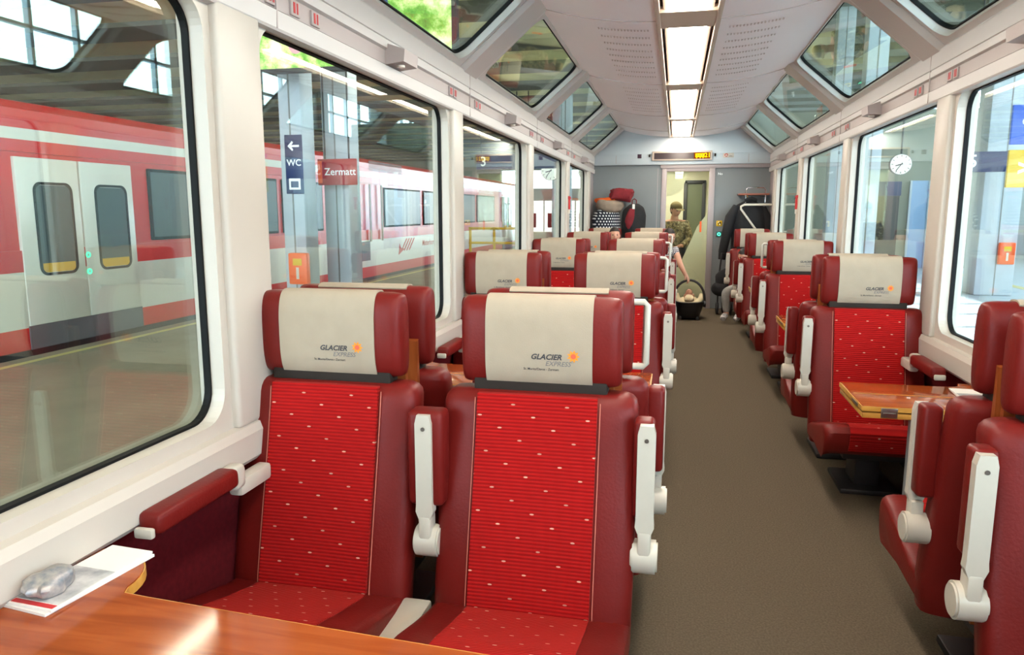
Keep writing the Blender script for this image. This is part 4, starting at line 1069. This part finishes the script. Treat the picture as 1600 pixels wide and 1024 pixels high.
for x, n_ in ((-5.42, '3'), (-4.1, '4')):
    t = thing('platform_sign', 'dark blue hanging platform sign showing a white %s' % {'3': 'three beside column', '4': 'four beside the clock'}[n_], 'sign', (x + .62, 20, 2.78))
    part('board', MB().box(-.62, .62, -.06, .06, -.20, .20, bev=.01), m_signb, t)
    part('number', text_me('n' + n_, n_, .36, m_signw, 0, .004, xf=wall_text((-.42, -.061, 0))), m_signw, t)
    part('suspension_rod', MB().cyl((-.5, 0, .2), (-.5, 0, 1.84), .015, 6).cyl((.5, 0, .2), (.5, 0, 1.84), .015, 6), m_dark, t)
for x, y, z, n_ in ((5.35, 16, 2.38, '5'), (4.95, 22, 2.05, '6')):
    t = thing('platform_sign', 'dark blue hanging right platform sign showing a white %s' % {'5': 'five', '6': 'six under the clocks'}[n_], 'sign', (x + .45, y, z))
    part('board', MB().box(-.48, .48, -.06, .06, -.19, .19, bev=.01), m_signb, t)
    part('number', text_me('n' + n_, n_, .34, m_signw, 0, .004, xf=wall_text((-.32, -.061, 0))), m_signw, t)
    part('suspension_rod', MB().cyl((-.35, 0, .19), (-.35, 0, 6.85 - z), .015, 6), m_dark, t)
def clock(label, x, y, z, r_, top, rz=0):
    t = thing('station_clock', label, 'clock', (x, y, z), rz)
    part('case', MB().cyl((0, -.05, 0), (0, .06, 0), r_ * 1.06, 32), m_conc, t)
    part('face', MB().cyl((0, -.055, 0), (0, -.05, 0), r_, 32), m_clock, t)
    m = MB()
    for k in range(12):
        a = R(30 * k); b_ = MB().box(-r_ * .03, r_ * .03, -.06, -.055, r_ * .74, r_ * .92); b_.xf(Matrix.Rotation(a, 4, 'Y')); m.add(b_.v, b_.f)
    part('hour_marks', m, m_blk, t)
    part('hour_hand', MB().box(-r_ * .05, r_ * .05, -.065, -.06, -r_ * .15, r_ * .55).xf(Matrix.Rotation(R(255), 4, 'Y')), m_blk, t)
    part('minute_hand', MB().box(-r_ * .035, r_ * .035, -.07, -.065, -r_ * .18, r_ * .80).xf(Matrix.Rotation(R(215), 4, 'Y')), m_blk, t)
    part('suspension_rod', MB().cyl((0, 0, r_), (0, 0, top - z), .02, 8), m_dark, t)
clock('round white station clock seen through the fourth left window', -3.36, 20, 2.52, .25, 4.62)
clock('round white station clock, right one of two beyond the right windows', 5.29, 20, 2.577, .24, 6.85)
clock('round white station clock, left one of two beyond the right windows', 5.30, 24, 2.81, .28, 6.85, R(30))
clock('round clock added in place of a clock reflection in the last left window', -3.6, 30, 3.0, .30, 4.62)  # solid clock standing in for a reflected one
for x, y, z, lb in ((-5.42, 9.98, .60, 'left'), (6.85, 17.6, .55, 'right')):
    t = thing('ticket_validator', 'orange ticket validator box on the %s platform column' % lb, 'machine', (x, y, z))
    part('housing', MB().box(-.15, .15, -.09, .02, -.22, .24, bev=.02), m_oran, t)
    part('slot_panel', MB().box(-.07, .07, -.096, -.09, .06, .16), m_yel, t)
    part('ticket_slot', MB().box(-.02, .02, -.10, -.09, -.14, .03), m_cream, t)
t = thing('information_sign', 'blue hanging information board above a yellow one at the right picture edge', 'sign', (5.12, 12.6, 2.55))
part('board', MB().box(-.32, .5, -.03, .03, -.12, .45, bev=.01), m_signbl, t)
part('yellow_board', MB().box(-.32, .5, -.03, .03, -.75, -.2, bev=.01), m_yel, t, label='yellow lower board')
part('lettering', text_me('inf', 'Gleis', .16, m_signw, 0, .001, xf=wall_text((-.03, -.031, .2))), m_signw, t)
part('lettering', text_me('arr', '>', .3, m_signw, 0, .01, xf=wall_text((-.1, -.031, -.48))), m_signw, t)
part('suspension_rod', MB().cyl((0, 0, .45), (0, 0, 4.3), .02, 8), m_dark, t)
# backlit poster
t = thing('backlit_poster', 'large backlit poster of hikers in a green meadow above the left windows', 'poster', (-4.16, 9.2, 3.30))
part('frame', MB().box(-1.42, 1.42, -.02, .10, -.05, 1.30), m_dark, t)
part('poster_sheet', MB().box(-1.36, 1.36, -.03, -.02, 0, 1.26), m_poster, t)
for x, mt, w_ in ((.15, m_posterp, .16), (.42, m_posterb, .13), (-.75, m_posterp, .14)):
    part('printed_figure', MB().ell((x, -.034, .55), w_, .003, .38, 16, 10, p=2.5).ell((x, -.034, 1.02), w_ * .45, .003, .10, 12, 8), mt, t)
# yellow railing
t = thing('yellow_railing', 'yellow tubular railing on the left platform', 'railing', (-3.95, 16, PZ))
m = MB()
for x in (-.55, 0, .55): part('post', MB().cyl((x, 0, 0), (x, 0, 1.45), .03, 8), m_yel, t)
for z in (.75, 1.1, 1.42): part('rail', MB().cyl((-.58, 0, z), (.58, 0, z), .028, 8), m_yel, t)
# added glowing kiosk in place of bright shapes on the far left platform
t = thing('glow_lightbox', 'added glowing kiosk front at the far end of the left platform', 'lightbox', (-5.6, 36, PZ))
part('lightbox_body', MB().box(-1.6, 1.6, 0, 2, 0, 2.9, bev=.02), m_cream, t)
for k in range(4): part('glow_panel', MB().box(-1.5 + k * .77, -.8 + k * .77, -.02, 0, .8, 2.3), emis('lightbox_glow', (240, 240, 235), 2.2) if k == 0 else bpy.data.materials['lightbox_glow'], t)
for k in range(4): part('red_poster', MB().box(-1.35 + k * .77, -1.15 + k * .77, -.03, -.02, 1.0, 1.7), m_redm, t)

# ------------------------------------------------------------------ red and white train
def coach(label, y0, y1, doors, wins, cab=False):
    X = -8.0
    t = thing('railway_coach', label, 'train', (X, y0, PZ)); D = -2.6; Lh = y1 - y0
    Z = lambda z: z - PZ
    def bx(nm, a, b, z0, z1, mt, x0=D, x1=0, lab=None):
        return part(nm, MB().box(x0, x1, a, b, Z(z0), Z(z1)), mt, t, label=lab)
    bx('white_side', 0, Lh, -.02, .69, m_twhite, lab='white lower side')
    bx('red_skirt', 0, Lh, -.30, -.02, m_red); bx('underframe', .1, Lh - .1, -.5, -.30, m_dark, D + .2, -.1)
    bx('red_band', 0, Lh, .69, .96, m_red); bx('window_band', 0, Lh, .96, 2.18, m_red, D, -.03)
    bx('red_band', 0, Lh, 2.18, 2.33, m_red); bx('white_stripe', 0, Lh, 2.33, 2.47, m_twhite, D, .004); bx('red_band', 0, Lh, 2.47, 2.70, m_red)
    part('roof', MB().prism([(0, Z(2.7)), (-.08, Z(2.80)), (-.4, Z(2.86)), (-1.3, Z(2.88)), (-2.2, Z(2.86)), (D, Z(2.7))], 'y', 0, Lh), m_red, t)
    # roof grilles
    g = MB()
    for k in range(8): g.box(-.02, .006, 1.0, 3.4, Z(2.52 + k * .033), Z(2.535 + k * .033))
    part('roof_grille', g, m_tgrey, t)
    for a, b in wins:
        o = part('train_window', MB().box(-.035, .006, a - y0, b - y0, Z(1.0), Z(2.10), bev=.02), m_gask, t)
        part('window_glass', MB().box(-.03, .009, a - y0 + .05, b - y0 - .05, Z(1.05), Z(2.05)), m_tglass, o)
    for a in doors:
        for k in (0, 1):
            y_ = a + k * 1.02; f0, f1 = y_ - y0 + .015, y_ - y0 + 1.005
            o = part('train_door', MB().box(-.04, .016, f0, f1, Z(-.0), Z(2.12), bev=.01), m_twhite, t)
            c0, c1 = f0 + .23, f1 - .13
            framed('window_gasket', o, m_gask, c1 - c0, 1.2, .035, .09, 0, .012, lambda u, v, d, c0=c0: (.014 + d, c0 + u, Z(.62) + v), outer_r=.12)
            part('door_glass', MB().box(.0, .018, c0 + .03, c1 - .03, Z(.66), Z(1.78)), m_tglass, o)
            part('yellow_panel', MB().box(.0, .020, c0 + .05, c1 - .05, Z(.66), Z(.78)), m_tyel, o)
        bx('door_step', a - y0, a - y0 + 2.04, -.30, -.0, m_tgrey, -.05, .02)
        for z in (.85, .62):
            part('door_button', MB().tube([(.02, a + 1.06 - y0 + .032 * math.cos(q_), Z(z) + .032 * math.sin(q_)) for q_ in [2 * math.pi * i / 12 for i in range(12)]], .012, 6, closed=True), m_green, t)
    return t
coach('long red and white coach with double doors standing at the left platform', -7.0, 17.2, [.6, 7.70], [(-6.4, -4.6), (-4.2, -2.2), (-1.8, .3), (3.0, 4.8), (5.0, 6.9), (10.1, 11.9), (12.1, 13.9), (14.1, 15.9)])
t = coach('red and white railcar with a logo coupled behind the coach on the left', 17.6, 42, [34], [(19.6, 22.6), (22.9, 25.9), (26.2, 29.2), (29.5, 32.5)])
part('grab_rail', MB().cyl((.05, .9, 1.0), (.05, .9, 2.5), .03, 8), m_armw, t)
part('grab_rail', MB().cyl((.05, 1.7, 1.0), (.05, 1.7, 2.5), .03, 8), m_armw, t)
part('grey_hatch', MB().box(.0, .02, .3, .9, .5, 1.0), m_tgrey, t)
lg = MB()
for k in range(4): lg.prism([(3.2 + k * .22, .62), (3.28 + k * .22, .62), (3.75 + k * .22, .98), (3.67 + k * .22, .98)], 'x', .0, .006)
lg.prism([(3.0, .52), (3.5, .68), (3.2, .72), (3.1, .85)], 'x', 0, .006)
part('red_emblem', lg, m_redm, t)
me = text_me('mg', 'Matterhorn', .26, m_redm, .2, .002, xf=lambda c_: Vector((.006, 5.7 + c_.x, .78 + c_.y)))
part('lettering', me, m_redm, t)
# orange light bar reflections etc. are real reflections of the lamps
